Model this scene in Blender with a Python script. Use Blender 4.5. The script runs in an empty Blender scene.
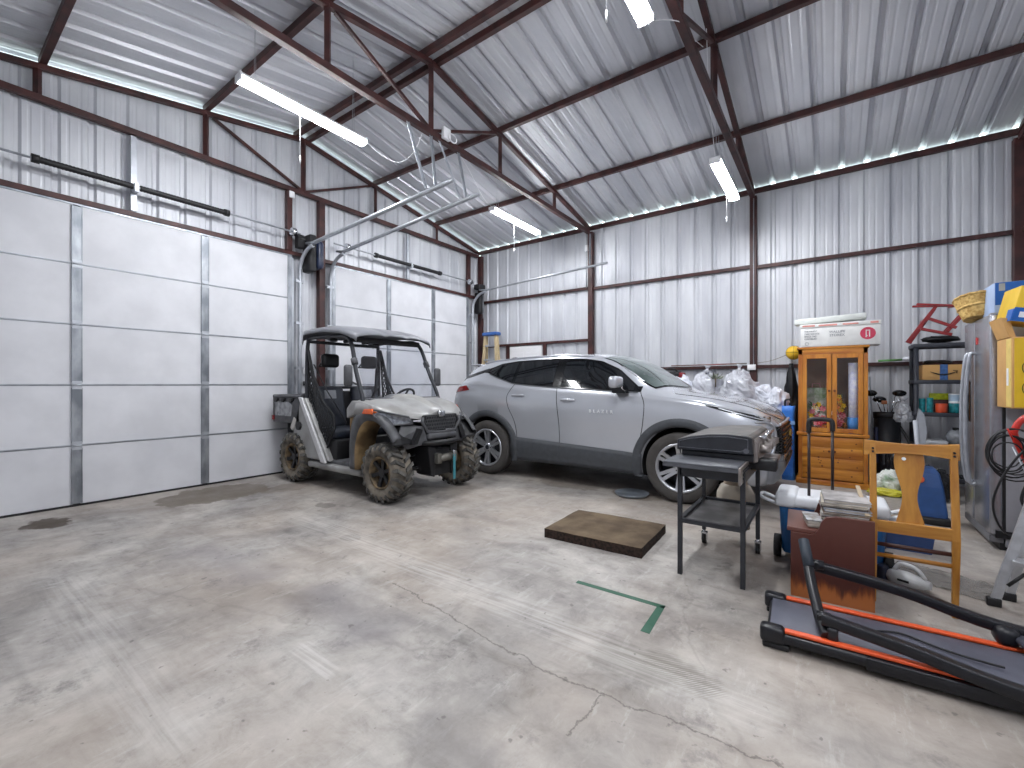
EXPO = 0.0; LIGHT = 155.0
import bpy, bmesh, math, random
from math import sin, cos, pi, radians, sqrt, atan2, hypot
from mathutils import Vector, Matrix, noise
random.seed(7)
SC = bpy.context.scene
COL = SC.collection

# ---------------------------------------------------------------- materials
def lin(c):
    out = []
    for v in c:
        v = v / 255.0
        out.append(v / 12.92 if v <= .04045 else ((v + .055) / 1.055) ** 2.4)
    return (out[0], out[1], out[2], 1)

MATS = {}
def mat(name, rgb, rough=.5, metal=0.0, var=.08, scale=12.0, bump=.0, bscale=None, rgb2=None, coat=0.0,
        stretch=None, spec=.5, alpha=1.0, trans=0.0, ior=1.45, fac=(.35, .65), detail=5):
    """procedural principled material: noise-varied colour and an optional bump"""
    if name in MATS: return MATS[name]
    m = bpy.data.materials.new(name); m.use_nodes = True
    nt = m.node_tree; N = nt.nodes; L = nt.links
    b = N['Principled BSDF']
    b.inputs['Roughness'].default_value = rough
    b.inputs['Metallic'].default_value = metal
    b.inputs['Specular IOR Level'].default_value = spec
    b.inputs['Coat Weight'].default_value = coat
    b.inputs['Coat Roughness'].default_value = .06
    b.inputs['Transmission Weight'].default_value = trans
    b.inputs['IOR'].default_value = ior
    b.inputs['Alpha'].default_value = alpha
    tc = N.new('ShaderNodeTexCoord'); mp = N.new('ShaderNodeMapping')
    L.new(tc.outputs['Object'], mp.inputs['Vector'])
    if stretch: mp.inputs['Scale'].default_value = stretch
    nz = N.new('ShaderNodeTexNoise'); nz.inputs['Scale'].default_value = scale; nz.inputs['Detail'].default_value = detail
    L.new(mp.outputs[0], nz.inputs['Vector'])
    cr = N.new('ShaderNodeValToRGB')
    c1 = lin(rgb)
    c2 = lin(rgb2) if rgb2 else tuple(max(0, v * (1 - var * 2)) for v in c1[:3]) + (1,)
    cr.color_ramp.elements[0].position = fac[0]; cr.color_ramp.elements[1].position = fac[1]
    cr.color_ramp.elements[0].color = c2; cr.color_ramp.elements[1].color = c1
    L.new(nz.outputs['Fac'], cr.inputs[0]); L.new(cr.outputs[0], b.inputs['Base Color'])
    if bump:
        n2 = N.new('ShaderNodeTexNoise'); n2.inputs['Scale'].default_value = bscale or scale * 3; n2.inputs['Detail'].default_value = 4
        L.new(mp.outputs[0], n2.inputs['Vector'])
        bp = N.new('ShaderNodeBump'); bp.inputs['Strength'].default_value = bump; bp.inputs['Distance'].default_value = .01
        L.new(n2.outputs['Fac'], bp.inputs['Height']); L.new(bp.outputs[0], b.inputs['Normal'])
    MATS[name] = m
    return m

def emit_mat(name, rgb, strength):
    m = bpy.data.materials.new(name); m.use_nodes = True
    b = m.node_tree.nodes['Principled BSDF']
    b.inputs['Base Color'].default_value = lin(rgb)
    b.inputs['Emission Color'].default_value = lin(rgb); b.inputs['Emission Strength'].default_value = strength
    MATS[name] = m
    return m

# ---------------------------------------------------------------- objects
def tag(o, label=None, cat=None, group=None, kind=None):
    if label: o['label'] = label
    if cat: o['category'] = cat
    if group: o['group'] = group
    if kind: o['kind'] = kind
    return o

def thing(name, label, cat, loc=(0, 0, 0), rz=0.0, group=None):
    o = bpy.data.objects.new(name, None); COL.objects.link(o)
    o.empty_display_size = .1
    o.location = loc; o.rotation_euler = (0, 0, rz)
    return tag(o, label, cat, group)

def copy_tree(o, parent=None):
    c = o.copy(); COL.objects.link(c); c.parent = parent
    for ch in list(o.children): copy_tree(ch, c)
    return c

class MB:
    """mesh builder: collects shapes and links them as one mesh object"""
    def __init__(s): s.v = []; s.f = []; s.sm = []
    def add(s, vs, fs, smooth=False):
        n = len(s.v); s.v += [Vector(v) for v in vs]
        for f in fs: s.f.append([i + n for i in f]); s.sm.append(smooth)
        return s
    def box(s, x0, x1, y0, y1, z0, z1, M=None):
        vs = [Vector(p) for p in ((x0,y0,z0),(x1,y0,z0),(x1,y1,z0),(x0,y1,z0),(x0,y0,z1),(x1,y0,z1),(x1,y1,z1),(x0,y1,z1))]
        if M: vs = [M @ v for v in vs]
        return s.add(vs, [(0,3,2,1),(4,5,6,7),(0,1,5,4),(1,2,6,5),(2,3,7,6),(3,0,4,7)])
    def rbox(s, x0, x1, y0, y1, z0, z1, r=.01, M=None, seg=2):
        bm = bmesh.new()
        bmesh.ops.create_cube(bm, size=1)
        for v in bm.verts:
            v.co = Vector(((x0+x1)/2 + v.co.x*(x1-x0), (y0+y1)/2 + v.co.y*(y1-y0), (z0+z1)/2 + v.co.z*(z1-z0)))
        r = min(r, .49*min(abs(x1-x0), abs(y1-y0), abs(z1-z0)))
        bmesh.ops.bevel(bm, geom=bm.edges[:], offset=r, segments=seg, affect='EDGES', profile=.5)
        return s.addbm(bm, M, True)
    def addbm(s, bm, M=None, smooth=True):
        bm.verts.index_update()
        vs = [(M @ v.co) if M else v.co.copy() for v in bm.verts]
        fs = [[v.index for v in f.verts] for f in bm.faces]
        bm.free(); return s.add(vs, fs, smooth)
    def cyl(s, p0, p1, r0, r1=None, n=16, caps=True, smooth=True):
        p0 = Vector(p0); p1 = Vector(p1); r1 = r0 if r1 is None else r1
        d = (p1 - p0).normalized(); a = d.orthogonal().normalized(); b = d.cross(a)
        vs = []
        for p, r in ((p0, r0), (p1, r1)):
            for i in range(n):
                t = 2*pi*i/n; vs.append(p + (a*cos(t) + b*sin(t))*r)
        s.add(vs, [(i, (i+1) % n, n+(i+1) % n, n+i) for i in range(n)], smooth)
        if caps: s.add(vs, [tuple(range(n-1, -1, -1)), tuple(range(n, 2*n))], False)
        return s
    def bar(s, p0, p1, w, h, up=(0, 0, 1)):
        """square bar between points; w sideways, h along up"""
        p0 = Vector(p0); p1 = Vector(p1); d = (p1-p0).normalized(); up = Vector(up)
        a = d.cross(up)
        if a.length < 1e-4: a = d.orthogonal()
        a.normalize(); b = a.cross(d)
        vs = [p + a*sx*w/2 + b*sy*h/2 for p in (p0, p1) for sx, sy in ((-1,-1),(1,-1),(1,1),(-1,1))]
        return s.add(vs, [(0,1,2,3),(7,6,5,4),(0,4,5,1),(1,5,6,2),(2,6,7,3),(3,7,4,0)])
    def tube(s, pts, r, n=8, closed=False, sect=None, smooth=True):
        """sweep a circle (radius r or list) or a section [(u,v)] along pts"""
        pts = [Vector(p) for p in pts]; m = len(pts)
        rs = r if isinstance(r, (list, tuple)) else [r]*m
        tg = []
        for i in range(m):
            if closed: d = pts[(i+1) % m] - pts[i-1]
            else: d = pts[min(i+1, m-1)] - pts[max(i-1, 0)]
            tg.append(d.normalized())
        a = tg[0].orthogonal().normalized()
        if abs(tg[0].z) < .95:
            a = tg[0].cross(Vector((0, 0, 1))).normalized()
        vs = []; k = len(sect) if sect else n
        for i in range(m):
            a = (a - tg[i]*a.dot(tg[i])).normalized(); b = a.cross(tg[i]) * -1
            for j in range(k):
                if sect: u, v = sect[j]; vs.append(pts[i] + a*u*rs[i] + b*v*rs[i])
                else: t = 2*pi*j/n; vs.append(pts[i] + (a*cos(t) + b*sin(t))*rs[i])
        fs = []
        for i in range(m if closed else m-1):
            i2 = (i+1) % m
            for j in range(k): fs.append((i*k+j, i*k+(j+1) % k, i2*k+(j+1) % k, i2*k+j))
        s.add(vs, fs, smooth)
        if not closed: s.add(vs, [tuple(range(k-1, -1, -1)), tuple(range((m-1)*k, m*k))], False)
        return s
    def prism(s, poly, d0, d1, axis='y', M=None, smooth=False):
        """extrude polygon [(u,v)] from d0 to d1; axis x: (d,u,v) y: (u,d,v) z: (u,v,d)"""
        def P(u, v, d): return {'x': (d, u, v), 'y': (u, d, v), 'z': (u, v, d)}[axis]
        n = len(poly)
        vs = [Vector(P(u, v, d)) for d in (d0, d1) for u, v in poly]
        if M: vs = [M @ v for v in vs]
        s.add(vs, [(i, (i+1) % n, n+(i+1) % n, n+i) for i in range(n)], smooth)
        s.add(vs, [tuple(range(n-1, -1, -1)), tuple(range(n, 2*n))], False)
        return s
    def lathe(s, prof, c=(0, 0, 0), axis=(0, 0, 1), n=24, smooth=True, closed=False):
        """revolve [(r, h)] about axis through c"""
        c = Vector(c); d = Vector(axis).normalized(); a = d.orthogonal().normalized(); b = d.cross(a)
        vs = []; m = len(prof)
        for r, h in prof:
            for i in range(n):
                t = 2*pi*i/n; vs.append(c + d*h + (a*cos(t)+b*sin(t))*max(r, 1e-5))
        fs = []
        for j in range(m if closed else m-1):
            j2 = (j+1) % m
            for i in range(n): fs.append((j*n+i, j*n+(i+1) % n, j2*n+(i+1) % n, j2*n+i))
        return s.add(vs, fs, smooth)
    def grid(s, rows, smooth=True, closed=False, capend=False):
        """rows: list of equally long point lists"""
        m = len(rows); k = len(rows[0]); vs = [p for r in rows for p in r]
        fs = []
        for i in range(m-1):
            for j in range(k if closed else k-1):
                fs.append((i*k+j, i*k+(j+1) % k, (i+1)*k+(j+1) % k, (i+1)*k+j))
        s.add(vs, fs, smooth)
        if capend: s.add(vs, [tuple(range(k-1, -1, -1)), tuple(range((m-1)*k, m*k))], False)
        return s
    def sphere(s, c, r, sx=1, sy=1, sz=1, n=14, m=9, M=None, bumpy=0, bs=3, seed=0):
        rows = []
        for i in range(m+1):
            th = pi*i/m; row = []
            for j in range(n):
                ph = 2*pi*j/n; d = Vector((sin(th)*cos(ph), sin(th)*sin(ph), cos(th)))
                k = r*(1 + bumpy*noise.noise(d*bs + Vector((seed*3.7, seed, 0))))
                p = Vector((d.x*k*sx, d.y*k*sy, d.z*k*sz))
                if M: p = M @ p
                row.append(p + Vector(c))
            rows.append(row)
        return s.grid(rows, True, True)
    def build(s, name, m, parent=None, loc=None, fix=True, merge=0.0, bevel=0, sub=0, solid=0):
        me = bpy.data.meshes.new(name)
        me.from_pydata([tuple(v) for v in s.v], [], s.f)
        me.polygons.foreach_set('use_smooth', s.sm)
        if fix or merge:
            bm = bmesh.new(); bm.from_mesh(me)
            bmesh.ops.remove_doubles(bm, verts=bm.verts, dist=merge or 1e-5)
            bmesh.ops.recalc_face_normals(bm, faces=bm.faces)
            bm.to_mesh(me); bm.free()
        me.materials.append(m)
        o = bpy.data.objects.new(name, me); COL.objects.link(o)
        if parent: o.parent = parent
        if loc: o.location = loc
        if solid:
            md = o.modifiers.new('s', 'SOLIDIFY'); md.thickness = solid; md.offset = 0
        if bevel:
            md = o.modifiers.new('b', 'BEVEL'); md.width = bevel; md.segments = 2; md.limit_method = 'ANGLE'; md.angle_limit = radians(40)
        if sub:
            md = o.modifiers.new('u', 'SUBSURF'); md.levels = sub; md.render_levels = sub
        return o

def struct(name, mb, m, parent=None, **k):
    o = mb.build(name, m, parent, **k)
    if not parent: o['kind'] = 'structure'
    return o

def text_part(name, body, size, m, parent, loc, rot, ext=.001, align='CENTER'):
    cu = bpy.data.curves.new(name, 'FONT'); cu.body = body; cu.size = size; cu.extrude = ext
    cu.align_x = align; cu.align_y = 'CENTER'
    t = bpy.data.objects.new(name, cu); COL.objects.link(t)
    dg = bpy.context.evaluated_depsgraph_get()
    me = bpy.data.meshes.new_from_object(t.evaluated_get(dg))
    bpy.data.objects.remove(t)
    me.materials.clear(); me.materials.append(m)
    o = bpy.data.objects.new(name, me); COL.objects.link(o); o.parent = parent
    o.location = loc; o.rotation_euler = rot
    return o

def arc(cx, cy, r, a0, a1, n):
    return [(cx + r*cos(radians(a0+(a1-a0)*i/n)), cy + r*sin(radians(a0+(a1-a0)*i/n))) for i in range(n+1)]
def smoothpath(pts, k=6):
    """Catmull-Rom through points"""
    P = [Vector(p) for p in pts]; out = []
    for i in range(len(P)-1):
        a = P[max(i-1, 0)]; b = P[i]; c = P[i+1]; d = P[min(i+2, len(P)-1)]
        for j in range(k):
            t = j/k
            out.append(.5*((2*b) + (c-a)*t + (2*a-5*b+4*c-d)*t*t + (3*b-a-3*c+d)*t**3))
    out.append(P[-1]); return out
def lerp(a, b, t): return a + (b-a)*t
def interp(tab, x):
    if x <= tab[0][0]: return tab[0][1]
    for (a, fa), (b, fb) in zip(tab, tab[1:]):
        if x <= b: return lerp(fa, fb, (x-a)/(b-a))
    return tab[-1][1]
def smint(tab, x):
    """smooth monotone-ish interpolation (Catmull-Rom in table)"""
    if x <= tab[0][0]: return tab[0][1]
    if x >= tab[-1][0]: return tab[-1][1]
    for i in range(len(tab)-1):
        if x <= tab[i+1][0]:
            x0, y0 = tab[i]; x1, y1 = tab[i+1]; h = x1-x0; t = (x-x0)/h
            def sl(j):
                if j <= 0 or j >= len(tab)-1: k = min(max(j, 0), len(tab)-2); return (tab[k+1][1]-tab[k][1])/(tab[k+1][0]-tab[k][0])
                a = (tab[j][1]-tab[j-1][1])/(tab[j][0]-tab[j-1][0]); b = (tab[j+1][1]-tab[j][1])/(tab[j+1][0]-tab[j][0])
                return 0 if a*b <= 0 else 2*a*b/(a+b)
            m0 = sl(i)*h; m1 = sl(i+1)*h
            return (2*t**3-3*t*t+1)*y0 + (t**3-2*t*t+t)*m0 + (-2*t**3+3*t*t)*y1 + (t**3-t*t)*m1

BLACKP = mat('black_plastic', (28, 28, 31), .5, var=.1)
RUBBER = mat('rubber', (38, 38, 40), .75, var=.15, scale=20, bump=.2)
CHROME = mat('bright_steel', (200, 202, 206), .25, 1.0, var=.03)
STEEL = mat('galvanised_steel', (186, 190, 197), .42, .6, var=.08, scale=6, rgb2=(164, 168, 175))
PRIMER = mat('red_oxide_primer', (74, 40, 38), .5, var=.25, scale=6, rgb2=(48, 27, 28), detail=8)
WHITEP = mat('white_plastic', (232, 233, 236), .45, var=.02)
# ---------------------------------------------------------------- the building
RY, RZ, SL = 3.73, 5.34, .178          # ridge position, roof underside height there, slope
YW, YN, XW, XE = 8.17, -.62, -6.87, 1.97   # wall planes: eave wall, near wall, door wall, end wall
def roofz(y): return RZ - SL*abs(y-RY)
PITCH = .2925
def profile(u0, u1, depth=.03, minor=.0032, phase=0.0):
    """ribbed sheet profile: list of (u, d), d>0 is outwards"""
    pts = []; k = math.floor((u0-phase)/PITCH) - 1
    while True:
        c = phase + k*PITCH
        if c > u1 + PITCH: break
        for du, d in ((-.042, 0), (-.018, depth), (.018, depth), (.042, 0),
                      (PITCH*.33-.018, 0), (PITCH*.33-.006, minor), (PITCH*.33+.006, minor), (PITCH*.33+.018, 0),
                      (PITCH*.67-.018, 0), (PITCH*.67-.006, minor), (PITCH*.67+.006, minor), (PITCH*.67+.018, 0)):
            pts.append((c+du, d))
        k += 1
    res = []
    for (a, da), (b, db) in zip(pts, pts[1:]):
        if b <= u0 or a >= u1: continue
        if a < u0: res.append((u0, lerp(da, db, (u0-a)/(b-a))))
        elif not res: res.append((a, da))
        if b > u1: res.append((u1, lerp(da, db, (u1-a)/(b-a)))); break
        res.append((b, db))
    return res

WALLM = mat('wall_sheet_metal', (205, 207, 212), .45, .15, var=.04, scale=3.0, rgb2=(182, 184, 191), stretch=(1, 1, .25), bump=.05, bscale=8)
ROOFM = mat('roof_sheet_metal', (205, 206, 211), .38, .30, var=.05, scale=2.2, rgb2=(184, 186, 193), stretch=(1, .3, 1), bump=.06, bscale=7)
def floor_material():
    m = bpy.data.materials.new('stained_concrete'); m.use_nodes = True
    nt = m.node_tree; N = nt.nodes; L = nt.links; b = N['Principled BSDF']
    tc = N.new('ShaderNodeTexCoord')
    def mapn(sc, rz=0, loc=(0, 0, 0)):
        mp = N.new('ShaderNodeMapping'); mp.inputs['Scale'].default_value = sc; mp.inputs['Rotation'].default_value = (0, 0, rz)
        mp.inputs['Location'].default_value = loc
        L.new(tc.outputs['Object'], mp.inputs['Vector']); return mp
    def nz(mp, scale, detail=8, rough=.6, dist=0):
        n = N.new('ShaderNodeTexNoise'); n.inputs['Scale'].default_value = scale; n.inputs['Detail'].default_value = detail
        n.inputs['Roughness'].default_value = rough; n.inputs['Distortion'].default_value = dist
        L.new(mp.outputs[0], n.inputs['Vector']); return n.outputs['Fac']
    def ramp(f, stops):
        r = N.new('ShaderNodeValToRGB'); e = r.color_ramp.elements
        e[0].position, e[0].color = stops[0][0], stops[0][1]; e[1].position, e[1].color = stops[-1][0], stops[-1][1]
        for p, c in stops[1:-1]: x = e.new(p); x.color = c
        L.new(f, r.inputs[0]); return r.outputs[0]
    def mix(f, a, bb, mode='MIX'):
        x = N.new('ShaderNodeMixRGB'); x.blend_type = mode
        if isinstance(f, float): x.inputs[0].default_value = f
        else: L.new(f, x.inputs[0])
        for i, v in ((1, a), (2, bb)):
            if isinstance(v, tuple): x.inputs[i].default_value = v
            else: L.new(v, x.inputs[i])
        return x.outputs[0]
    def math_(op, a, bb=None):
        x = N.new('ShaderNodeMath'); x.operation = op
        for i, v in ((0, a), (1, bb)):
            if v is None: continue
            if isinstance(v, (int, float)): x.inputs[i].default_value = v
            else: L.new(v, x.inputs[i])
        return x.outputs[0]
    g = lambda v: (v, v, v, 1)
    base = ramp(nz(mapn((1, 1, 1)), .9, 10, .62, .6), [(.28, lin((116, 112, 109))), (.44, lin((146, 141, 137))), (.55, lin((166, 161, 156))), (.70, lin((186, 182, 176)))])
    fine = ramp(nz(mapn((1, 1, 1)), 5, 12, .74, .4), [(.3, g(.60)), (.47, g(.92)), (.55, g(1.02)), (.7, g(1.18))])
    c = mix(1.0, base, fine, 'MULTIPLY')
    # broad darker trowelled patches and streaks along the travel direction
    st = ramp(nz(mapn((.35, 2.4, 1), radians(8)), 2.1, 9, .66, .5), [(.36, g(.72)), (.5, g(1)), (.64, g(1.07))])
    c = mix(.6, c, st, 'MULTIPLY')
    warm = ramp(nz(mapn((1, 1, 1), 0, (5, 2, 0)), .7, 4, .5), [(.42, g(0)), (.60, g(1))])
    c = mix(math_('MULTIPLY', warm, .34), c, lin((168, 152, 136)))
    # pale scuffed track patch
    sc = ramp(nz(mapn((3.2, .7, 1), radians(20), (3, 1, 0)), 4.5, 9, .75), [(.55, g(0)), (.68, g(1))])
    c = mix(math_('MULTIPLY', sc, .28), c, lin((208, 206, 203)))
    dk = ramp(nz(mapn((1, 1, 1), 0, (9, 4, 0)), 3.3, 10, .75), [(.57, g(0)), (.68, g(1))])
    c = mix(math_('MULTIPLY', dk, .6), c, lin((92, 88, 88)))
    # hairline cracks
    vo = N.new('ShaderNodeTexVoronoi'); vo.feature = 'DISTANCE_TO_EDGE'; vo.inputs['Scale'].default_value = .33
    mpv = mapn((1, 1, 1), radians(20), (1.3, .4, 0))
    wob = N.new('ShaderNodeTexNoise'); wob.inputs['Scale'].default_value = 2.5; wob.inputs['Detail'].default_value = 6
    L.new(mpv.outputs[0], wob.inputs['Vector'])
    av = N.new('ShaderNodeVectorMath'); av.operation = 'MULTIPLY_ADD'
    L.new(wob.outputs['Color'], av.inputs[0]); av.inputs[1].default_value = (.35, .35, 0); L.new(mpv.outputs[0], av.inputs[2])
    L.new(av.outputs[0], vo.inputs['Vector'])
    ck = ramp(vo.outputs['Distance'], [(.0, g(1)), (.004, g(0))])
    c = mix(math_('MULTIPLY', ck, .16), c, lin((70, 66, 64)))
    # oil and water stains with a shape of their own
    sep = N.new('ShaderNodeSeparateXYZ'); L.new(tc.outputs['Object'], sep.inputs[0])
    edge = nz(mapn((1, 1, 1)), 5, 6, .6)
    def blob(cx, cy, rx, ry, col, amt, soft=.12, rot=0.0, wob=1.3):
        dx = math_('SUBTRACT', sep.outputs['X'], cx); dy = math_('SUBTRACT', sep.outputs['Y'], cy)
        if rot:
            ca, sa = cos(rot), sin(rot)
            dx, dy = (math_('ADD', math_('MULTIPLY', dx, ca), math_('MULTIPLY', dy, sa)),
                      math_('SUBTRACT', math_('MULTIPLY', dy, ca), math_('MULTIPLY', dx, sa)))
        q = math_('ADD', math_('POWER', math_('ABSOLUTE', math_('DIVIDE', dx, rx)), 2.0), math_('POWER', math_('ABSOLUTE', math_('DIVIDE', dy, ry)), 2.0))
        q = math_('ADD', q, math_('MULTIPLY', math_('SUBTRACT', edge, .5), wob*2))
        f = ramp(q, [(max(0.0, .8-soft), g(1)), (min(1.0, .8+soft), g(0))])
        nonlocal c
        c = mix(math_('MULTIPLY', f, amt), c, col)
    blob(-6.12, .82, .26, .19, lin((58, 44, 26)), .92)
    blob(-6.12, 2.25, .52, .66, lin((104, 94, 82)), .85, .05, 0, .7)
    blob(-5.75, 2.9, .25, .35, lin((116, 104, 94)), .5, .1)
    blob(-4.55, 2.75, .14, .1, lin((90, 84, 80)), .5)
    blob(-3.4, 2.3, .12, .09, lin((105, 100, 96)), .5)
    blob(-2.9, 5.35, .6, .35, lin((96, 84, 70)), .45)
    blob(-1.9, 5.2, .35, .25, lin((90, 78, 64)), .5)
    blob(-.7, 2.1, .28, .16, lin((104, 99, 92)), .5, .3, .2, 2.0)
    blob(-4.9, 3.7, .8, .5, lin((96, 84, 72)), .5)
    blob(-.2, 3.85, .35, .25, lin((110, 98, 92)), .45, .25)
    wobx = nz(mapn((1, 1, 1), 0, (7, 7, 0)), 1.6, 8, .7)
    def seg(p0, p1, hw, col, amt, amp=.10, tex=None, soft=.5):
        """stain or crack along a line on the floor"""
        nonlocal c
        dx, dy = p1[0]-p0[0], p1[1]-p0[1]; Ln = hypot(dx, dy); ux, uy = dx/Ln, dy/Ln
        X_ = math_('SUBTRACT', sep.outputs['X'], p0[0]); Y_ = math_('SUBTRACT', sep.outputs['Y'], p0[1])
        al = math_('ADD', math_('MULTIPLY', X_, ux), math_('MULTIPLY', Y_, uy))
        ac = math_('SUBTRACT', math_('MULTIPLY', Y_, ux), math_('MULTIPLY', X_, uy))
        ac = math_('ADD', ac, math_('MULTIPLY', math_('SUBTRACT', wobx, .5), amp))
        over = math_('MAXIMUM', math_('MULTIPLY', al, -1.0), math_('SUBTRACT', al, Ln))
        d_ = math_('ADD', math_('ABSOLUTE', ac), math_('MULTIPLY', math_('MAXIMUM', over, 0.0), 1.5))
        f = ramp(math_('DIVIDE', d_, hw), [(soft, g(1)), (1.0, g(0))])
        f = math_('MULTIPLY', f, amt)
        if tex is not None: f = math_('MULTIPLY', f, tex)
        c = mix(f, c, col)
    # pale tyre-scuffed band, ribbed tread print, hairline cracks, dark specks
    lines = ramp(nz(mapn((1.0, 26, 1), radians(-2), (2, 0, 0)), 1.5, 5, .6), [(.40, g(.15)), (.58, g(1))])
    seg((-4.45, 2.40), (-.22, 2.05), .20, lin((210, 206, 201)), .42, .22, lines, .0)
    seg((-4.3, .66), (-2.0, .60), .20, lin((205, 202, 198)), .30, .30, lines, .0)
    seg((-2.2, 1.20), (-1.9, 1.15), .10, lin((206, 203, 200)), .5, .2, lines, .3)
    tr_ = N.new('ShaderNodeTexWave'); tr_.inputs['Scale'].default_value = 24; tr_.inputs['Distortion'].default_value = 1.5
    L.new(mapn((1, 1, 1), radians(40)).outputs[0], tr_.inputs['Vector'])
    seg((-.72, 2.16), (-.42, 2.09), .12, lin((104, 98, 86)), .6, .12, ramp(tr_.outputs['Fac'], [(.35, g(.1)), (.6, g(1))]), .1)
    for a_, b_ in (((-2.4, 1.95), (-1.28, 1.78)), ((-1.28, 1.78), (-.64, 1.79)), ((-.64, 1.79), (.1, 1.80)), ((-.80, 1.79), (-.85, 1.50))):
        seg(a_, b_, .007, lin((84, 78, 73)), .7, .26, None, .2)
    seg((-2.7, 1.62), (-2.0, 1.50), .30, lin((112, 108, 112)), .55, .5, None, .1)
    seg((-4.2, 1.35), (-3.2, 1.50), .30, lin((124, 118, 120)), .5, .6, None, .1)
    seg((-1.3, 1.22), (-1.0, 1.2), .16, lin((108, 104, 104)), .5, .5, None, .1)
    sp_ = ramp(nz(mapn((1, 1, 1), 0, (3, 8, 0)), 16, 3, .5), [(.68, g(0)), (.72, g(1))])
    c = mix(math_('MULTIPLY', sp_, .55), c, lin((84, 80, 78)))
    L.new(c, b.inputs['Base Color'])
    rr = ramp(nz(mapn((1, 1, 1)), 3.0, 8, .6), [(.3, g(.40)), (.7, g(.66))])
    L.new(rr, b.inputs['Roughness'])
    bp = N.new('ShaderNodeBump'); bp.inputs['Strength'].default_value = .25; bp.inputs['Distance'].default_value = .006
    L.new(nz(mapn((1, 1, 1)), 18, 8, .7), bp.inputs['Height']); L.new(bp.outputs[0], b.inputs['Normal'])
    return m
FLOORM = floor_material()

mb = MB(); mb.box(XW-.15, XE+.15, YN-.15, YW+.15, -.15, 0)
struct('floor', mb, FLOORM)

# eave walls
def eave_wall(name, y, out, ztop, holes=()):
    mb = MB(); pr = profile(XW, XE, phase=-3.90+.235)
    segs = []
    mb.grid([[Vector((u, y+out*d, z)) for u, d in pr] for z in (0.0, ztop)], False)
    return struct(name, mb, WALLM, fix=False)
eave_wall('wall_back', YW, 1, roofz(YW)-.045)
eave_wall('wall_near', YN, -1, roofz(YN)-.045)
def gable_wall(name, x, out):
    mb = MB(); pr = profile(YN, YW, phase=.10)
    if not any(abs(u-RY) < 1e-3 for u, d in pr):
        pr.append((RY, 0)); pr.sort()
    mb.grid([[Vector((x+out*d, u, 0)) for u, d in pr], [Vector((x+out*d, u, roofz(u)-.05)) for u, d in pr]], False)
    return struct(name, mb, WALLM, fix=False)
gable_wall('wall_left', XW, -1)
gable_wall('wall_right', XE, 1)
# roof: two ribbed slopes meeting at the ridge, running a little past the walls
mb = MB(); pr = profile(XW-.12, XE+.12, phase=-3.90+.235, depth=.048)
for y0, y1 in ((RY, YW+.012), (RY, YN-.012)):
    mb.grid([[Vector((u, y, roofz(y)+d)) for u, d in pr] for y in (y0, y1)], False)
struct('ceiling', mb, ROOFM, fix=False)
mb = MB()   # ridge cap closes the rib ends from outside
mb.grid([[Vector((x, RY-.25, roofz(RY-.25)+.04)), Vector((x, RY, RZ+.06)), Vector((x, RY+.25, roofz(RY+.25)+.04))] for x in (XW-.12, XE+.12)], False)
struct('trim_1', mb, ROOFM, fix=False)

# trusses
def truss(x, label, wall=False):
    t = thing('roof_truss', label, 'roof truss', (x, RY, 0), group='brown steel roof trusses')
    half = RY-YN-.08
    bz = 4.375
    tz = lambda v: RZ-.115-SL*abs(v)
    mb = MB()
    mb.bar((0, -half, bz), (0, half, bz), .07, .07)
    mb.build('bottom_chord', PRIMER, t, bevel=.004)
    for s in (-1, 1):
        mb = MB(); mb.bar((0, 0, tz(0)), (0, s*half, tz(half)), .06, .06); mb.build('top_chord', PRIMER, t, bevel=.004)
        for v in ((1.37, 2.93) if s > 0 else (1.35, 2.90)):
            mb = MB(); mb.bar((0, s*v, bz), (0, s*v, tz(v)), .05, .05); mb.build('web_post', PRIMER, t)
        mb = MB(); mb.bar((0, s*1.27, tz(1.3)-.03), (0, s*.03, bz+.04), .035, .035); mb.build('diagonal_brace', PRIMER, t)
    mb = MB(); mb.bar((0, 0, bz), (0, 0, tz(0)), .06, .06); mb.build('king_post', PRIMER, t)
    return t
truss(-6.79, 'brown steel truss flat against the wall above the garage doors')
truss(-3.90, 'brown steel truss that the galvanised track hangers hang from')
truss(-1.01, 'brown steel truss crossing overhead between the second and third bays')
truss(1.90, 'brown steel truss at the right end wall')
# purlins
def beam(name, label, cat, p0, p1, w, h, group=None, m=PRIMER):
    p0 = Vector(p0); p1 = Vector(p1); mb = MB(); mb.bar((0, 0, 0), p1-p0, w, h)
    o = mb.build(name, m, bevel=.003); o.location = p0
    return tag(o, label, cat, group)
G = 'brown steel roof purlins'
for y, lab in ((YW-.07, 'brown purlin along the top of the back wall under the daylight gaps'), (6.67, 'brown purlin next to the back wall eave, running the length of the roof'),
               (5.10, 'brown purlin halfway down the back roof slope'), (3.82, 'ridge purlin of the pair nearer the back wall'),
               (3.62, 'ridge purlin of the pair nearer the camera'), (2.39, 'brown purlin on the camera side roof slope, next below the ridge'),
               (.87, 'brown purlin low on the camera side roof slope at the left edge'), (YN+.07, 'brown purlin along the top of the wall behind the camera')):
    z = roofz(y)-(.047 if y < 8 and y > 0 else .080)
    if y in (3.82, 3.62): z = roofz(y)-.052
    beam('roof_purlin', lab, 'purlin', (XW+.03, y, z), (XE-.03, y, z), .06, .075, G)
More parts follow.
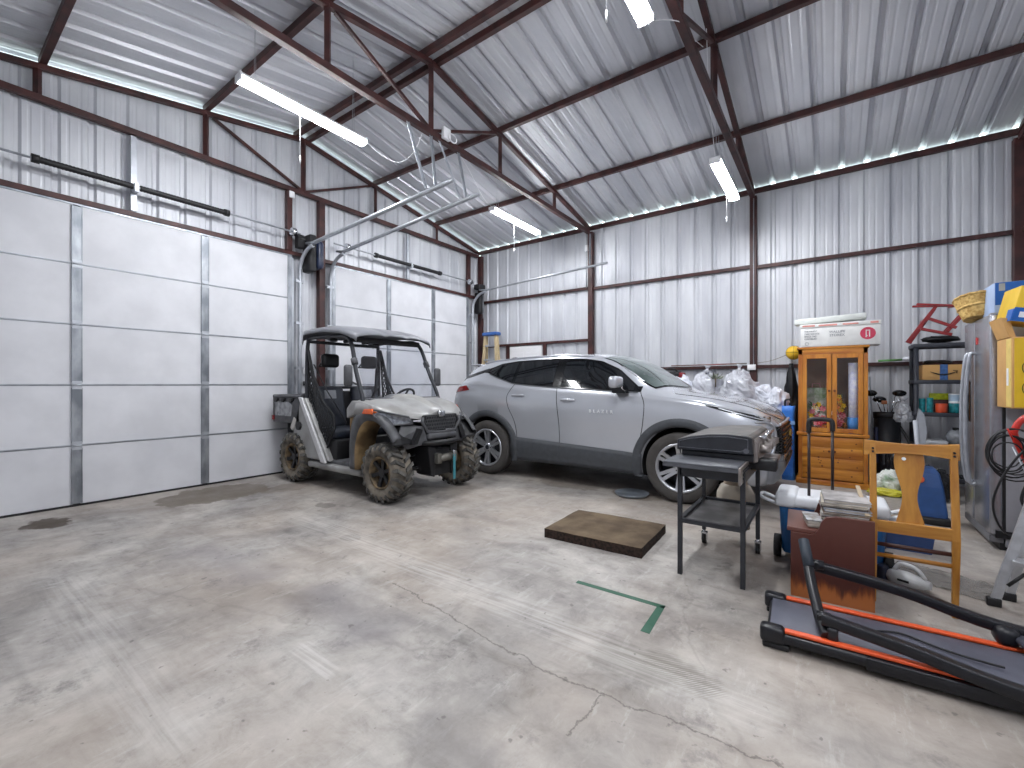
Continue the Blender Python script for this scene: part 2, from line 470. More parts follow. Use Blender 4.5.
# posts
def post(x, y, z0, z1, label, s=.10):
    mb = MB(); mb.box(-s/2, s/2, -s/2, s/2, 0, z1-z0)
    o = mb.build('steel_column', PRIMER, bevel=.005); o.location = (x, y, z0)
    return tag(o, label, 'column', 'brown steel columns')
PY = YW-.055
post(-3.90, PY, 0, 4.40, 'brown steel column behind the silver car, on the back wall left of centre')
post(-1.01, PY, 0, 4.40, 'brown steel column with a small white switch plate on the back wall')
post(1.90, PY, 0, 4.40, 'brown steel column in the right rear corner above the refrigerator')
post(-6.79, PY, 0, 4.40, 'brown steel column in the left rear corner by the ladder')
post(-6.80, 4.03, 0, 4.34, 'full height brown steel column between the two garage doors')
post(-6.80, 3.50, 3.42, 4.34, 'short brown column above the right end of the near garage door', .08)
post(-6.80, 7.68, 3.42, 4.34, 'short brown column above the right end of the far garage door', .08)
# girts
GG = 'brown steel wall girts'
for x0, x1, z, lab in ((-6.74, -3.95, 3.29, 'upper girt of the back wall above the ladder and white side door'), (-3.85, -1.06, 3.27, 'upper girt of the back wall between its two middle columns'),
                  (-.96, 1.85, 3.25, 'upper girt of the back wall above the pine cabinet'), (-6.74, -3.95, 2.24, 'lower girt of the back wall over the white side door'),
                  (-3.85, -1.06, 1.63, 'lower girt behind the plastic bags and the car bonnet'), (-.96, 1.85, 1.63, 'lower girt behind the pine cabinet and the shelf')):
    beam('wall_girt', lab, 'girt', (x0, YW-.035, z), (x1, YW-.035, z), .05, .055, GG)
beam('wall_girt', 'upper girt of the right end wall', 'girt', (XE-.035, YN+.1, 3.25), (XE-.035, YW-.12, 3.25), .05, .055, GG)
beam('wall_girt', 'lower girt of the right end wall behind the refrigerator', 'girt', (XE-.035, YN+.1, 1.63), (XE-.035, YW-.12, 1.63), .05, .055, GG)
beam('door_header', 'brown steel header beam over the near garage door', 'header beam', (-6.79, YN+.05, 3.385), (-6.79, 3.98, 3.385), .06, .06, 'garage door headers')
beam('door_header', 'brown steel header beam over the far garage door', 'header beam', (-6.79, 4.08, 3.385), (-6.79, 8.05, 3.385), .06, .06, 'garage door headers')

# garage doors
DOORM = mat('door_insulation_board', (214, 215, 220), .5, 0, var=.03, scale=3, rgb2=(203, 204, 209), bump=.12, bscale=3)
STILE = mat('door_stile_steel', (166, 170, 176), .42, .7, var=.1, scale=9, rgb2=(122, 127, 134), stretch=(1, 1, .4))
DARKL = mat('door_joint_shadowless_seal', (86, 88, 94), .6)
def garage_door(name, y0, y1, stiles, dents=()):
    top = 3.345; n = 5; h = top/n; x = -6.757
    mb = MB(); mb.box(x-.045, x, y0, y1, .012, top)
    d = struct(name, MB().box(x-.050, x-.040, y0, y1, .012, top), STILE)
    ss = sorted(set([y0]+list(stiles)+[y1]))
    for k in range(n):
        for a, b in zip(ss, ss[1:]):
            m2 = MB(); R = 8; rows = []
            for i in range(R+1):
                z = k*h + .013 + (h-.022)*i/R; row = []
                for j in range(9):
                    y = a + .03 + (b-a-.06)*j/8
                    w = .004*noise.noise(Vector((y*2.2, z*2.2, k*3.1)))*min(i, R-i, 2)*min(j, 8-j, 2)/4
                    row.append(Vector((x+w, y, z)))
                rows.append(row)
            m2.grid(rows, True)
            m2.box(x-.039, x-.008, a+.03, b-.03, k*h+.013, k*h+h-.009)
            o = m2.build('insulation_panel', DOORM, d, fix=False)
    m2 = MB()
    for k in range(1, n):
        m2.box(x-.03, x+.003, y0, y1, k*h-.009, k*h-.004); m2.box(x-.03, x+.006, y0, y1, k*h+.002, k*h+.013)
    m2.build('section_rail', STEEL, d)
    for yy in stiles:
        m2 = MB(); w = .045
        for k in range(n):
            m2.box(x-.02, x+.018, yy-w, yy+w, k*h+.03, (k+1)*h-.03)
            m2.box(x+.018, x+.022, yy-w, yy-w+.012, k*h+.03, (k+1)*h-.03); m2.box(x+.018, x+.022, yy+w-.012, yy+w, k*h+.03, (k+1)*h-.03)
        m2.build('stile', STILE, d, bevel=.002)
        for k in range(1, n):
            m2 = MB(); m2.box(x, x+.026, yy-.04, yy+.04, k*h-.045, k*h+.045); m2.cyl((x+.026, yy-.035, k*h), (x+.026, yy+.035, k*h), .010, n=8)
            m2.build('hinge', STEEL, d)
    m2 = MB()
    for yy in (y0+.03, y1-.03): m2.box(x-.01, x+.018, yy-.03, yy+.03, .02, top)
    m2.build('end_stile', STILE, d)
    m2 = MB(); m2.box(x-.03, x+.012, y0, y1, .0, .022); m2.build('bottom_seal', BLACKP, d)
    m2 = MB(); m2.box(x-.03, x+.01, y0, y1, top-.02, top); m2.build('top_rail', STILE, d)
    return d
garage_door('door_1', -.12, 3.52, [1.125, 2.355])
garage_door('door_2', 4.20, 7.62, [5.37, 6.52])
# side door in the back wall
SIDED = mat('white_steel_door', (226, 226, 228), .45, var=.02)
d3 = struct('door_3', MB().box(-5.93, -5.07, YW-.05, YW-.01, .01, 2.19), SIDED)
m2 = MB()
for z0, z1 in ((.15, .95), (1.1, 2.05)):
    for x0, x1 in ((-5.83, -5.55), (-5.45, -5.17)): m2.box(x0, x1, YW-.056, YW-.049, z0, z1)
m2.build('door_panels', SIDED, d3, bevel=.004)
m2 = MB(); m2.cyl((-5.14, YW-.05, 1.0), (-5.14, YW-.10, 1.0), .012); m2.sphere((-5.14, YW-.11, 1.0), .03); m2.build('door_knob', CHROME, d3)
for x in (-6.0, -5.0):
    mb = MB(); mb.box(x-.035, x+.035, YW-.06, YW-.005, 0, 2.212); o = mb.build('door_jamb', PRIMER, bevel=.003)
    tag(o, 'brown jamb on the %s side of the white side door' % ('left' if x < -5.5 else 'right'), 'door jamb', 'side door jambs')

# tracks of the sectional doors
TRK = [(-1, -.55), (-1, .55), (-.62, .55), (-.62, -.2), (.62, -.2), (.62, .55), (1, .55), (1, -.55)]
def door_track(label, y, xe, ze, z0=.03, side=1):
    t = thing('door_track', label, 'door track', (-6.70, y, 0), group='galvanised garage door tracks')
    path = [(0, 0, z0), (0, 0, 1.5), (0, 0, 3.02)]
    R = .38
    path += [(R-R*cos(radians(a)), 0, 3.06+R*sin(radians(a))) for a in range(0, 91, 9)]
    mb = MB(); mb.tube([Vector(p) for p in path], .026, sect=[(u, v) for u, v in TRK]); mb.build('vertical_rail', STEEL, t, fix=True)
    mb = MB(); mb.tube([(R*.55, 0, 3.50), (R, 0, 3.475), (xe+6.70, 0, ze)], .028, sect=TRK); mb.build('horizontal_rail', STEEL, t)
    mb = MB(); mb.box(-.06, -.055, -side*.09-.03, -side*.09+.03, .02, 3.3)
    mb.build('wall_angle', STEEL, t)
    for z in (.35, .9, 1.6, 2.3, 2.95):
        mb = MB(); mb.box(-.05, .012, -.06, .06, z-.02, z+.02); mb.build('track_bracket', STEEL, t)
    return t
door_track('galvanised overhead track at the right side of the near garage door', 3.62, -3.43, 3.64)
door_track('galvanised overhead track at the left side of the far garage door', 4.14, -3.50, 3.68, side=-1)
door_track('galvanised overhead track at the right side of the far garage door', 7.72, -3.38, 3.62)
# perforated hangers
def hanger(label, p0, p1, w=.035):
    p0 = Vector(p0); p1 = Vector(p1); mb = MB(); d = p1-p0
    mb.bar((0, 0, 0), d, w, .004, up=(1, 0, 0)); mb.bar(Vector((.0, w/2, 0)), d+Vector((0, w/2, 0)), .004, w*.8, up=(1, 0, 0))
    n = int(d.length/.07)
    for i in range(n):
        c = d*((i+.5)/n); mb.cyl(c+Vector((-.006, 0, 0)), c+Vector((.006, 0, 0)), .007, n=6)
    o = mb.build('track_hanger', STEEL); o.location = p0
    return tag(o, label, 'bracket', 'perforated steel track hangers')
hanger('nearest perforated steel strap from the truss down to the near door track', (-3.90, 3.36, 4.35), (-3.86, 3.60, 3.66))
hanger('perforated steel strap slanting beside it to the near door track', (-3.90, 3.72, 4.35), (-3.72, 3.62, 3.66))
hanger('thin perforated steel strap between the two door tracks', (-3.90, 3.86, 4.35), (-3.80, 4.13, 3.70), .022)
hanger('perforated steel strap down to the far door left track', (-3.90, 4.20, 4.35), (-3.72, 4.15, 3.70))
hanger('perforated steel strap down to the right track of the far door', (-3.88, 8.02, 4.35), (-3.75, 7.73, 3.66))
# torsion springs
def torsion(label, y0, y1, ys0, ys1, z, yb, x=-6.66):
    t = thing('torsion_spring', label, 'garage door spring', (x, y0, z), group='garage door torsion springs')
    mb = MB(); mb.cyl((0, 0, 0), (0, y1-y0, 0), .0125, n=10); mb.build('shaft', STEEL, t)
    for a, b in ((ys0, yb-.03), (yb+.03, ys1)):
        mb = MB(); n = int((b-a)/.03); pr = []
        for i in range(n+1):
            pr += [(.031, a-y0+(b-a)*i/n), (.036, a-y0+(b-a)*(i+.5)/n)]
        mb.lathe(pr[:-1], (0, 0, 0), (0, 1, 0), 12); mb.build('spring', BLACKP, t)
        mb = MB()
        e = a if a == ys0 else b
        mb.cyl((0, e-y0-.03, 0), (0, e-y0+.03, 0), .045, n=12); mb.build('winding_cone', BLACKP, t)
    mb = MB(); mb.box(-.10, .02, yb-y0-.02, yb-y0+.02, -.05, .05); mb.box(-.14, -.10, yb-y0-.028, yb-y0+.028, -.25, .64)
    mb.build('centre_bracket', STEEL, t)
    for e in (.25, y1-y0-.12) if y0 > 4 else (y1-y0-.12,):
        mb = MB(); mb.cyl((0, e-.03, 0), (0, e+.03, 0), .06, n=14); mb.build('cable_drum', CHROME, t)
    return t
torsion('black torsion spring on its shaft above the near garage door', -.15, 3.62, .80, 2.58, 3.68, 1.62)
torsion('black torsion spring on its shaft above the far garage door', 4.18, 7.70, 5.02, 6.62, 3.68, 5.85)
# opener
NAVY = mat('navy_plastic', (34, 44, 70), .3, var=.05, coat=.3)
t = thing('door_opener', 'black and navy wall mounted opener unit between the garage doors', 'garage door opener', (-6.65, 3.78, 3.10))
mb = MB(); mb.rbox(-.1, .14, -.10, .02, .0, .58, .03); mb.build('motor_housing', BLACKP, t)
mb = MB(); mb.rbox(-.08, .17, .02, .13, .06, .50, .05, seg=3); mb.build('drum_cover', NAVY, t)
mb = MB(); mb.box(-.08, .02, -.22, -.12, .36, .56); mb.cyl((.0, -.2, .50), (0, .0, .50), .03); mb.build('shaft_bracket', BLACKP, t)
t = thing('door_opener', 'small black chain drive unit at the rear corner beside the far door', 'garage door opener', (-6.65, 7.86, 2.98))
mb = MB(); mb.rbox(-.08, .1, -.06, .1, .0, .5, .03); mb.build('motor_housing', BLACKP, t)
mb = MB(); mb.rbox(-.06, .12, -.10, .12, .56, .68, .02); mb.build('drive_head', BLACKP, t)
mb = MB(); mb.cyl((.10, .05, .45), (.10, .05, -.1), .008, n=6); mb.build('hanging_chain', STEEL, t)
# switch plates
def plate(label, loc, nx, w=.07, h=.11, m=WHITEP):
    t = thing('wall_switch', label, 'switch', loc)
    mb = MB()
    if nx: mb.rbox(0, .012, -w/2, w/2, -h/2, h/2, .004); mb.build('cover_plate', m, t); mb = MB(); mb.box(.012, .022, -.006, .006, -.012, .012); mb.build('toggle', m, t)
    else: mb.rbox(-w/2, w/2, -.03, 0, -h/2, h/2, .004); mb.build('cover_plate', m, t); mb = MB(); mb.box(-.03, -.012, -.036, -.03, -.01, .01); mb.box(.012, .03, -.036, -.03, -.01, .01); mb.build('toggle', m, t)
plate('small white button plate on the wall strip between the garage doors', (-6.86, 3.80, 1.56), True)
plate('black remote button box under the white plate between the garage doors', (-6.86, 3.82, 1.36), True, .12, .07, BLACKP)
plate('white double outlet plate fixed to the brown column behind the car', (-1.03, PY-.05, 1.62), False, .12, .09)

# light fixtures
TUBE = emit_mat('lit_diffuser', (250, 252, 255), LIGHT)
def fixture(label, x, y0, z, L=1.38, cordside=1):
    t = thing('strip_light', label, 'ceiling light', (x, y0, z), group='hanging LED shop lights')
    mb = MB(); mb.prism([(-.065, .012), (-.05, .045), (.05, .045), (.065, .012)], 0, L, 'y'); mb.build('housing', WHITEP, t)
    mb = MB(); mb.prism([(-.06, .012), (-.055, -.018), (-.03, -.034), (.03, -.034), (.055, -.018), (.06, .012)], .015, L-.015, 'y')
    mb.build('diffuser', TUBE, t)
    for yy in (-.004, L-.01):
        mb = MB(); mb.box(-.062, .062, yy, yy+.014, -.03, .045); mb.build('end_cap', WHITEP, t)
    for yy in (.15, L-.15):
        mb = MB(); mb.tube([(-.02, yy, .045), (0, yy, roofz(y0+yy)-z-.02), (.02, yy, .045)], .0025, n=5); mb.build('hanging_wire', STEEL, t)
    yc = L*.42
    mb = MB(); mb.cyl((.03, yc, -.03), (.03, yc, -.50), .0035, n=6); mb.cyl((.03, yc, -.50), (.03, yc, -.57), .008, n=8)
    mb.build('pull_cord', WHITEP, t)
    return t
F1 = fixture('shop light hanging nearest above the near garage door', -4.5, 1.84, 4.22)
F2 = fixture('shop light hanging in the far left corner above the car', -4.5, 5.66, 4.22, 1.40)
F3 = fixture('shop light at the top edge, to the right of the ridge', -1.18, 2.02, 4.22, 1.42, -1)
fixture('unseen shop light added above the camera to brighten the room, beside the right end wall', .90, -.35, 4.22, 1.40)  # added lamp out of view, lifts the brightness of the whole room
F4 = fixture('shop light hanging over the front of the car near the back wall', -1.10, 5.60, 3.98, 1.30)
def cord(label, pts, r=.004, m=WHITEP, name='power_cord', cat='cord', k=6, parent=None):
    if parent:
        mb = MB(); mb.tube([Vector(p)-Vector(parent.location) for p in smoothpath(pts, k)], r, n=6); return mb.build(name, m, parent)
    p0 = Vector(pts[0]); mb = MB(); mb.tube([Vector(p)-p0 for p in smoothpath(pts, k)], r, n=6)
    o = mb.build(name, m); o.location = p0
    return tag(o, label, cat)
cord('white power cord looping from the near left light to the truss', [(-4.5, 3.22, 4.26), (-4.4, 3.4, 4.12), (-4.2, 3.5, 4.02), (-4.05, 3.6, 4.15), (-3.93, 3.66, 4.45)], parent=F1)
cord('white power cord from the top edge light up to the purlin', [(-1.18, 3.46, 4.22), (-1.1, 3.6, 4.3), (-1.0, 3.8, 4.36), (-1.05, 4.2, 4.55), (-1.1, 5.0, 4.95)], parent=F3)
cord('thin cord from the corner light along the tracks to the truss', [(-4.5, 5.66, 4.26), (-4.3, 5.2, 4.2), (-4.1, 4.7, 4.3), (-3.93, 4.2, 4.42)], .003, parent=F2)
cord('white cord dropping from the overhead truss to the light by the back wall', [(-1.10, 5.62, 4.03), (-1.1, 5.3, 4.6), (-1.0, 4.7, 4.9)], .003, parent=F4)
# cord bundle and white box on the truss
t = thing('junction_box', 'white outlet box with coiled cord on the truss king post', 'outlet box', (-3.86, 3.92, 4.40))
mb = MB(); mb.rbox(0, .05, -.06, .06, -.04, .10, .008); mb.build('box_body', WHITEP, t)
mb = MB(); mb.tube([(.06, .08+.07*cos(a*pi/8), .0+.05*sin(a*pi/8)) for a in range(17)], .008, n=6); mb.build('coiled_cord', WHITEP, t)
mb = MB(); mb.rbox(.0, .03, -.04, .04, -.05, .05, .005)
o = mb.build('security_camera', WHITEP); o.location = (-6.76, 3.52, 4.28); tag(o, 'small white sensor at the top of the short column over the door', 'sensor')
# conduits on the columns
cord('galvanised conduit pipe up the left back wall column', [(-3.99, PY-.02, 3.3), (-3.99, PY-.02, 3.9), (-3.98, PY-.02, 4.4)], .012, STEEL, 'conduit', 'pipe', 1)
cord('thin grey conduit down the column with the outlet plate', [(-1.0, PY-.07, 4.35), (-1.0, PY-.07, 3.0), (-1.0, PY-.07, 1.66)], .008, STEEL, 'conduit', 'pipe', 1)
mb = MB(); mb.rbox(-.03, .03, -.04, 0, -.06, .06, .006); o = mb.build('outlet_box', WHITEP); o.location = (-3.97, PY-.05, 4.08); tag(o, 'grey outlet box high on the left back wall column', 'outlet box')
# tape on floor
TAPE = mat('green_tape', (50, 92, 74), .6, var=.2, scale=14, rgb2=(62, 98, 82))
mb = MB(); mb.box(-1.40, -.81, 2.675, 2.715, .0005, .0018); mb.prism([(-.85, 2.675), (-.81, 2.715), (-.79, 2.36), (-.84, 2.36)], .0005, .0018, 'z')
o = mb.build('floor_tape', TAPE); tag(o, 'strip of green tape in an L shape on the concrete floor', 'tape')
# ---------------------------------------------------------------- silver crossover car
CX, CY = -2.775, 6.08
CARP = mat('silver_metallic_paint', (190, 193, 200), .24, .45, var=.02, scale=2, coat=.7)
CLAD = mat('grey_cladding_plastic', (70, 73, 78), .55, var=.08, scale=18, bump=.1)
GLASSD = mat('dark_tinted_glass', (16, 20, 24), .04, var=.05, scale=2, spec=.8, coat=.5)
GLASSW = mat('windscreen_glass', (104, 116, 114), .05, var=.15, scale=1.5, spec=.8, coat=.6, rgb2=(60, 70, 70))  # greenish grey of the reflection is put into the opaque glass colour
BLACKG = mat('gloss_black', (14, 15, 17), .12, spec=.7)
WELL = mat('wheel_well_black', (16, 16, 17), .9)
TYRE = mat('car_tyre_rubber', (74, 71, 69), .8, var=.12, scale=9, bump=.15)
RIM = mat('alloy_wheel', (196, 199, 205), .3, .8, var=.05)
RIMD = mat('alloy_wheel_dark', (58, 60, 66), .4, .6)
REDL = mat('red_lamp_lens', (150, 18, 24), .12, spec=.7, rgb2=(90, 8, 12), scale=20)
T = {
 'top': [(-2.40,.95),(-2.36,1.12),(-2.28,1.28),(-2.12,1.46),(-1.98,1.64),(-1.8,1.705),(-1.4,1.755),(-.9,1.785),(-.3,1.80),(.15,1.785),(.45,1.735),(.75,1.625),(1.0,1.475),(1.2,1.335),(1.3,1.275),(1.6,1.235),(1.9,1.18),(2.1,1.12),(2.25,1.05),(2.35,.985),(2.41,.90),(2.44,.80)],
 'edge': [(-2.40,.93),(-2.36,1.09),(-2.28,1.26),(-2.12,1.43),(-1.98,1.58),(-1.8,1.645),(-1.4,1.70),(-.9,1.725),(-.3,1.735),(.15,1.715),(.45,1.655),(.75,1.50),(1.0,1.33),(1.2,1.255),(1.3,1.235),(1.6,1.20),(1.9,1.145),(2.1,1.09),(2.25,1.02),(2.35,.96),(2.41,.88),(2.44,.78)],
 'belt': [(-2.40,.90),(-2.36,1.05),(-2.28,1.18),(-2.12,1.30),(-1.98,1.36),(-1.6,1.38),(-.9,1.325),(0,1.275),(.8,1.235),(1.2,1.20),(1.6,1.155),(1.9,1.09),(2.1,1.04),(2.25,.985),(2.35,.93),(2.41,.86),(2.44,.76)],
 'w': [(-2.40,.66),(-2.36,.76),(-2.28,.84),(-2.1,.90),(-1.8,.94),(-1.4,.962),(-.8,.955),(0,.945),(.8,.95),(1.4,.965),(1.8,.95),(2.05,.915),(2.2,.87),(2.30,.80),(2.37,.70),(2.41,.60),(2.44,.50)],
 'wr': [(-2.40,.56),(-2.2,.60),(-2.0,.60),(-1.5,.625),(-.5,.65),(.3,.65),(.6,.67),(.9,.71),(1.15,.75),(1.3,.77),(1.7,.76),(2.0,.70),(2.2,.64),(2.35,.56),(2.44,.45)],
 'bot': [(-2.40,.50),(-2.33,.36),(-2.1,.30),(-1.8,.26),(1.8,.26),(2.15,.25),(2.3,.28),(2.4,.36),(2.44,.48)],
}
def RX(x): return 2.0+(x-2.0)*.86 if x > 2.0 else (x if x > -1.9 else -1.9+(x+1.9)*.72)
for k_ in T: T[k_] = [(RX(a), b) for a, b in T[k_]]
REAR = RX(-2.40); NOSE = RX(2.44)
def csec(x):
    g = lambda k: smint(T[k], x)
    top, ed, be, w, wr, bo = g('top'), g('edge'), g('belt'), g('w'), g('wr'), g('bot')
    wb = w-.045
    pts = [(0, bo), (w*.6, bo), (w*.86, bo), (w*.965, bo+.04), (w*.99, bo+(be-bo)*.18), (w*.975, bo+(be-bo)*.35), (w*.985, bo+(be-bo)*.52), (w, bo+(be-bo)*.72), (w*.995, bo+(be-bo)*.85), (lerp(w, wb, .6), bo+(be-bo)*.95), (wb, be)]
    n = 5
    for i in range(1, n+1):
        t = i/n; pts.append((lerp(wb, wr, t)+.012*sin(pi*t), lerp(be, ed, t)))
    for i in range(1, 6):
        t = i/5; pts.append((wr*(1-t), ed + (top-ed)*(1-(1-t)**2.4)))
    return pts
NS = 10    # index of the belt point
def side_y(x, z):
    p = csec(x)
    for (y0, z0), (y1, z1) in zip(p[3:16], p[4:17]):
        if z0 <= z <= z1: return lerp(y0, y1, (z-z0)/max(1e-6, z1-z0))
    return p[3][0] if z < p[3][1] else p[15][0]
def top_z(x, y):
    p = csec(x)[15:]; y = abs(y)
    if y > p[0][0]:
        q = csec(x)[10:16]
        for (y0, z0), (y1, z1) in zip(q, q[1:]):
            if y1 <= y <= y0: return lerp(z0, z1, (y0-y)/max(1e-6, y0-y1))
        return q[0][1]
    for (y0, z0), (y1, z1) in zip(p, p[1:]):
        if y1 <= y <= y0: return lerp(z0, z1, (y0-y)/max(1e-6, y0-y1))
    return p[-1][1]
def front_x(y, z, sg=1):
    lo, hi = (1.2, NOSE) if sg > 0 else (-1.2, REAR)
    for _ in range(24):
        m = (lo+hi)/2; p = csec(m)
        ins = p[0][1] <= z <= top_z(m, y) and side_y(m, z) >= abs(y)
        if ins: lo = m
        else: hi = m
    return lo
car = thing('car', 'silver crossover car parked along the back wall behind the griddle', 'car', (CX, CY, 0))
xs = sorted(set([round(REAR+(NOSE-REAR)*i/90, 4) for i in range(91)]+[REAR+.01,REAR+.025,NOSE-.02,NOSE-.01]))
rows = []
for x in xs:
    h = csec(x); full = [Vector((x, -y, z)) for y, z in h] + [Vector((x, y, z)) for y, z in reversed(h[1:-1])]
    rows.append(full)
mb = MB(); mb.grid(rows, True, True, True)
body = mb.build('body_shell', CARP, car)
# wheel wells cut out of the shell
def cut(body, cutters):
    for c in cutters:
        md = body.modifiers.new('c', 'BOOLEAN'); md.operation = 'DIFFERENCE'; md.solver = 'EXACT'; md.object = c
    dg = bpy.context.evaluated_depsgraph_get(); dg.update()
    me = bpy.data.meshes.new_from_object(body.evaluated_get(dg))
    body.modifiers.clear(); body.data = me
    for c in cutters: bpy.data.objects.remove(c)
WR, AR = .40, .465
WX = 1.405
cs = []
for x in (-WX, WX):
    for s in (-1, 1):
        m2 = MB(); m2.cyl((x+CX, CY+s*.62, .40), (x+CX, CY+s*1.3, .40), AR, n=48); cs.append(m2.build('cut', WELL))
bpy.context.view_layer.update()
cut(body, cs)
def patch_side(name, fn, nu, nv, off, m, s=-1, thick=0.0, parent=None):
    """fn(u,v)->(x,z); laid on the body side"""
    mb = MB(); rows = []
    for i in range(nu+1):
        row = []
        for j in range(nv+1):
            x, z = fn(i/nu, j/nv); row.append(Vector((x, s*(side_y(x, z)+off), z)))
        rows.append(row)
    mb.grid(rows, True)
    o = mb.build(name, m, parent or car)
    if thick:
        md = o.modifiers.new('s', 'SOLIDIFY'); md.thickness = thick; md.offset = -1 if s < 0 else 1
        md.offset = 0
    return o
def quad(a, b, c, d):   # a b bottom edge, d c top edge
    return lambda u, v: (lerp(lerp(a[0], b[0], u), lerp(d[0], c[0], u), v), lerp(lerp(a[1], b[1], u), lerp(d[1], c[1], u), v))
def edges(bt, tp, x0, x1):  # between two curves
    return lambda u, v: (lerp(x0, x1, u), lerp(interp(bt, lerp(x0, x1, u)), interp(tp, lerp(x0, x1, u)), v))
glt = [(-1.50,1.565),(-1.30,1.64),(-1.0,1.672),(-.3,1.688),(.1,1.672),(.35,1.63),(.6,1.52),(.88,1.30)]
glb = [(-1.50,1.54),(-1.25,1.46),(-.95,1.375),(-.3,1.325),(.88,1.272)]
lin_t = [(a, b+.022) for a, b in glt]; lin_b = [(a, b-.018) for a, b in glb]
for s in (-1, 1):
    patch_side('window_surround', edges(lin_b, lin_t, -1.56, .93), 50, 6, .003, BLACKG, s)
    patch_side('pillar_wedge', quad((-2.02, 1.40), (-1.54, 1.535), (-1.52, 1.595), (-1.98, 1.47)), 10, 3, .004, BLACKG, s)
    patch_side('quarter_window', edges(glb, glt, -1.47, -.98), 10, 6, .007, GLASSD, s)
    patch_side('rear_door_window', edges(glb, glt, -.93, -.30), 12, 6, .007, GLASSD, s)
    patch_side('front_door_window', edges(glb, glt, -.17, .84), 20, 6, .007, GLASSD, s)
    patch_side('sill_cladding', edges([(-.96,.27),(.96,.27)], [(-.96,.60),(0,.56),(.96,.52)], -.96, .96), 24, 5, .010, CLAD, s, .012)
    patch_side('chrome_trim', edges([(a, b-.030) for a, b in glb], [(a, b-.016) for a, b in glb], -1.45, .9), 40, 1, .009, CLAD, s)
    # arch cladding rings
    for wx in (-WX, WX):
        mb = MB(); rows = []
        for i in range(41):
            a = radians(-22 + 224*i/40); row = []
            for r, o in ((AR-.004, -.10), (AR-.004, .010), (AR+.03, .022), (AR+.085, .018), (AR+.10, -.006)):
                x = wx + r*cos(a)*1.02; z = max(.25, .40 + r*sin(a)); row.append(Vector((x, s*(side_y(x, max(z, .30))+o), z)))
            rows.append(row)
        mb.grid(rows, True); mb.build('wheel_arch_trim', CLAD, car)
        mb = MB(); P_ = [(wx+(AR-.006)*cos(radians(a)), .40+(AR-.006)*sin(radians(a))) for a in range(-18, 199, 6)]
        mb.grid([[Vector((a, s*(.62+.26*k), b)) for a, b in P_] for k in (0, 1)], True); mb.prism(P_, s*.615, s*.625, 'y')
        mb.build('wheel_well', WELL, car)
    # door shut lines
    def line(pts, r=.0045):
        mb = MB(); P = smoothpath([(x, 0, z) for x, z in pts], 6)
        mb.tube([Vector((p.x, s*(side_y(p.x, p.z)), p.z)) for p in P], r, n=5); mb.build('door_seam', WELL, car)
    line([(.93, 1.25), (.99, 1.1), (.97, .85), (.92, .6), (.9, .30)])
    line([(-.22, 1.32), (-.20, 1.1), (-.17, .8), (-.16, .3)])
    line([(-.90, 1.37), (-1.02, 1.18), (-1.00, 1.02), (-.90, .82), (-.86, .6), (-.86, .30)])
    for hx, hz in ((-.02, 1.14), (-.82, 1.19)):
        mb = MB(); y = side_y(hx, hz)
        mb.rbox(hx-.11, hx+.10, s*(y+.022)-.010, s*(y+.022)+.010, hz-.016, hz+.016, .009); mb.box(hx-.08, hx-.05, s*(y-.01)-.01, s*(y+.01)+.01, hz-.01, hz+.01)
        mb.box(hx+.05, hx+.07, s*(y-.01)-.01, s*(y+.01)+.01, hz-.01, hz+.01)
        mb.build('door_handle', CARP, car)
    # mirror
    mb = MB(); y = side_y(.70, 1.28)
    mb.rbox(.60, .72, s*(y+.04) if s > 0 else -(y+.26), s*(y+.26) if s > 0 else -(y+.04), 1.30, 1.445, .045, seg=4); mb.v = [Vector((v.x+.05*(abs(v.y)-y-.05)*-1.2+.02, v.y, v.z)) for v in mb.v]; o = mb.build('wing_mirror', CARP, car)
    mb = MB(); mb.prism([(.62, 1.24), (.80, 1.24), (.72, 1.33), (.62, 1.33)], s*(y-.03), s*(y+.14), 'y'); mb.build('mirror_base', BLACKG, o)
    # rear lamp
    patch_side('tail_lamp', quad((-2.20, 1.20), (-1.76, 1.26), (-1.84, 1.33), (-2.14, 1.29)), 12, 4, .006, REDL, s)
    # headlamp slit with bright blade, and the lower lamp bezel
    patch_side('headlamp_recess', quad((1.70, 1.098), (RX(2.32), .94), (RX(2.30), .995), (1.62, 1.135)), 14, 4, .004, BLACKG, s)
    patch_side('daytime_lamp_blade', quad((1.80, 1.085), (RX(2.30), .955), (RX(2.30), .967), (1.80, 1.095)), 14, 1, .009, RIM, s)
    mb = MB(); P = [(.87, .945), (.79, .945), (.73, .90), (.715, .80), (.74, .66), (.80, .52)]
    mb.tube([Vector((front_x(a, b)+.004, s*a, b)) for a, b in [(p.x, p.z) for p in smoothpath([(q[0], 0, q[1]) for q in P], 5)]], .013, n=8)
    mb.build('lamp_bezel', RIM, car)
def patch_front(name, y0, y1, z0, z1, off, m, nu=24, nv=8, sg=1, shape=None):
    mb = MB(); rows = []
    for i in range(nu+1):
        row = []
        for j in range(nv+1):
            y = lerp(y0, y1, i/nu); k = shape(abs(y)) if shape else (z0, z1); z = lerp(k[0], k[1], j/nv)
            row.append(Vector((front_x(y, z, sg)+off*sg, y, z)))
        rows.append(row)
    mb.grid(rows, True); return mb.build(name, m, car)
patch_front('grille', -.72, .72, .58, .93, .004, BLACKG, 30, 10, shape=lambda a: (.57+.03*a, .915-.03*a))
mb = MB()
for r in range(7):
    z = .60+.045*r
    mb.tube([Vector((front_x(y, z)+.010, y, z + .008*(1 if (k+r) % 2 else -1))) for k, y in enumerate([-.70+1.40*i/26 for i in range(27)])], .006, n=4)
mb.build('grille_mesh', RIMD, car)
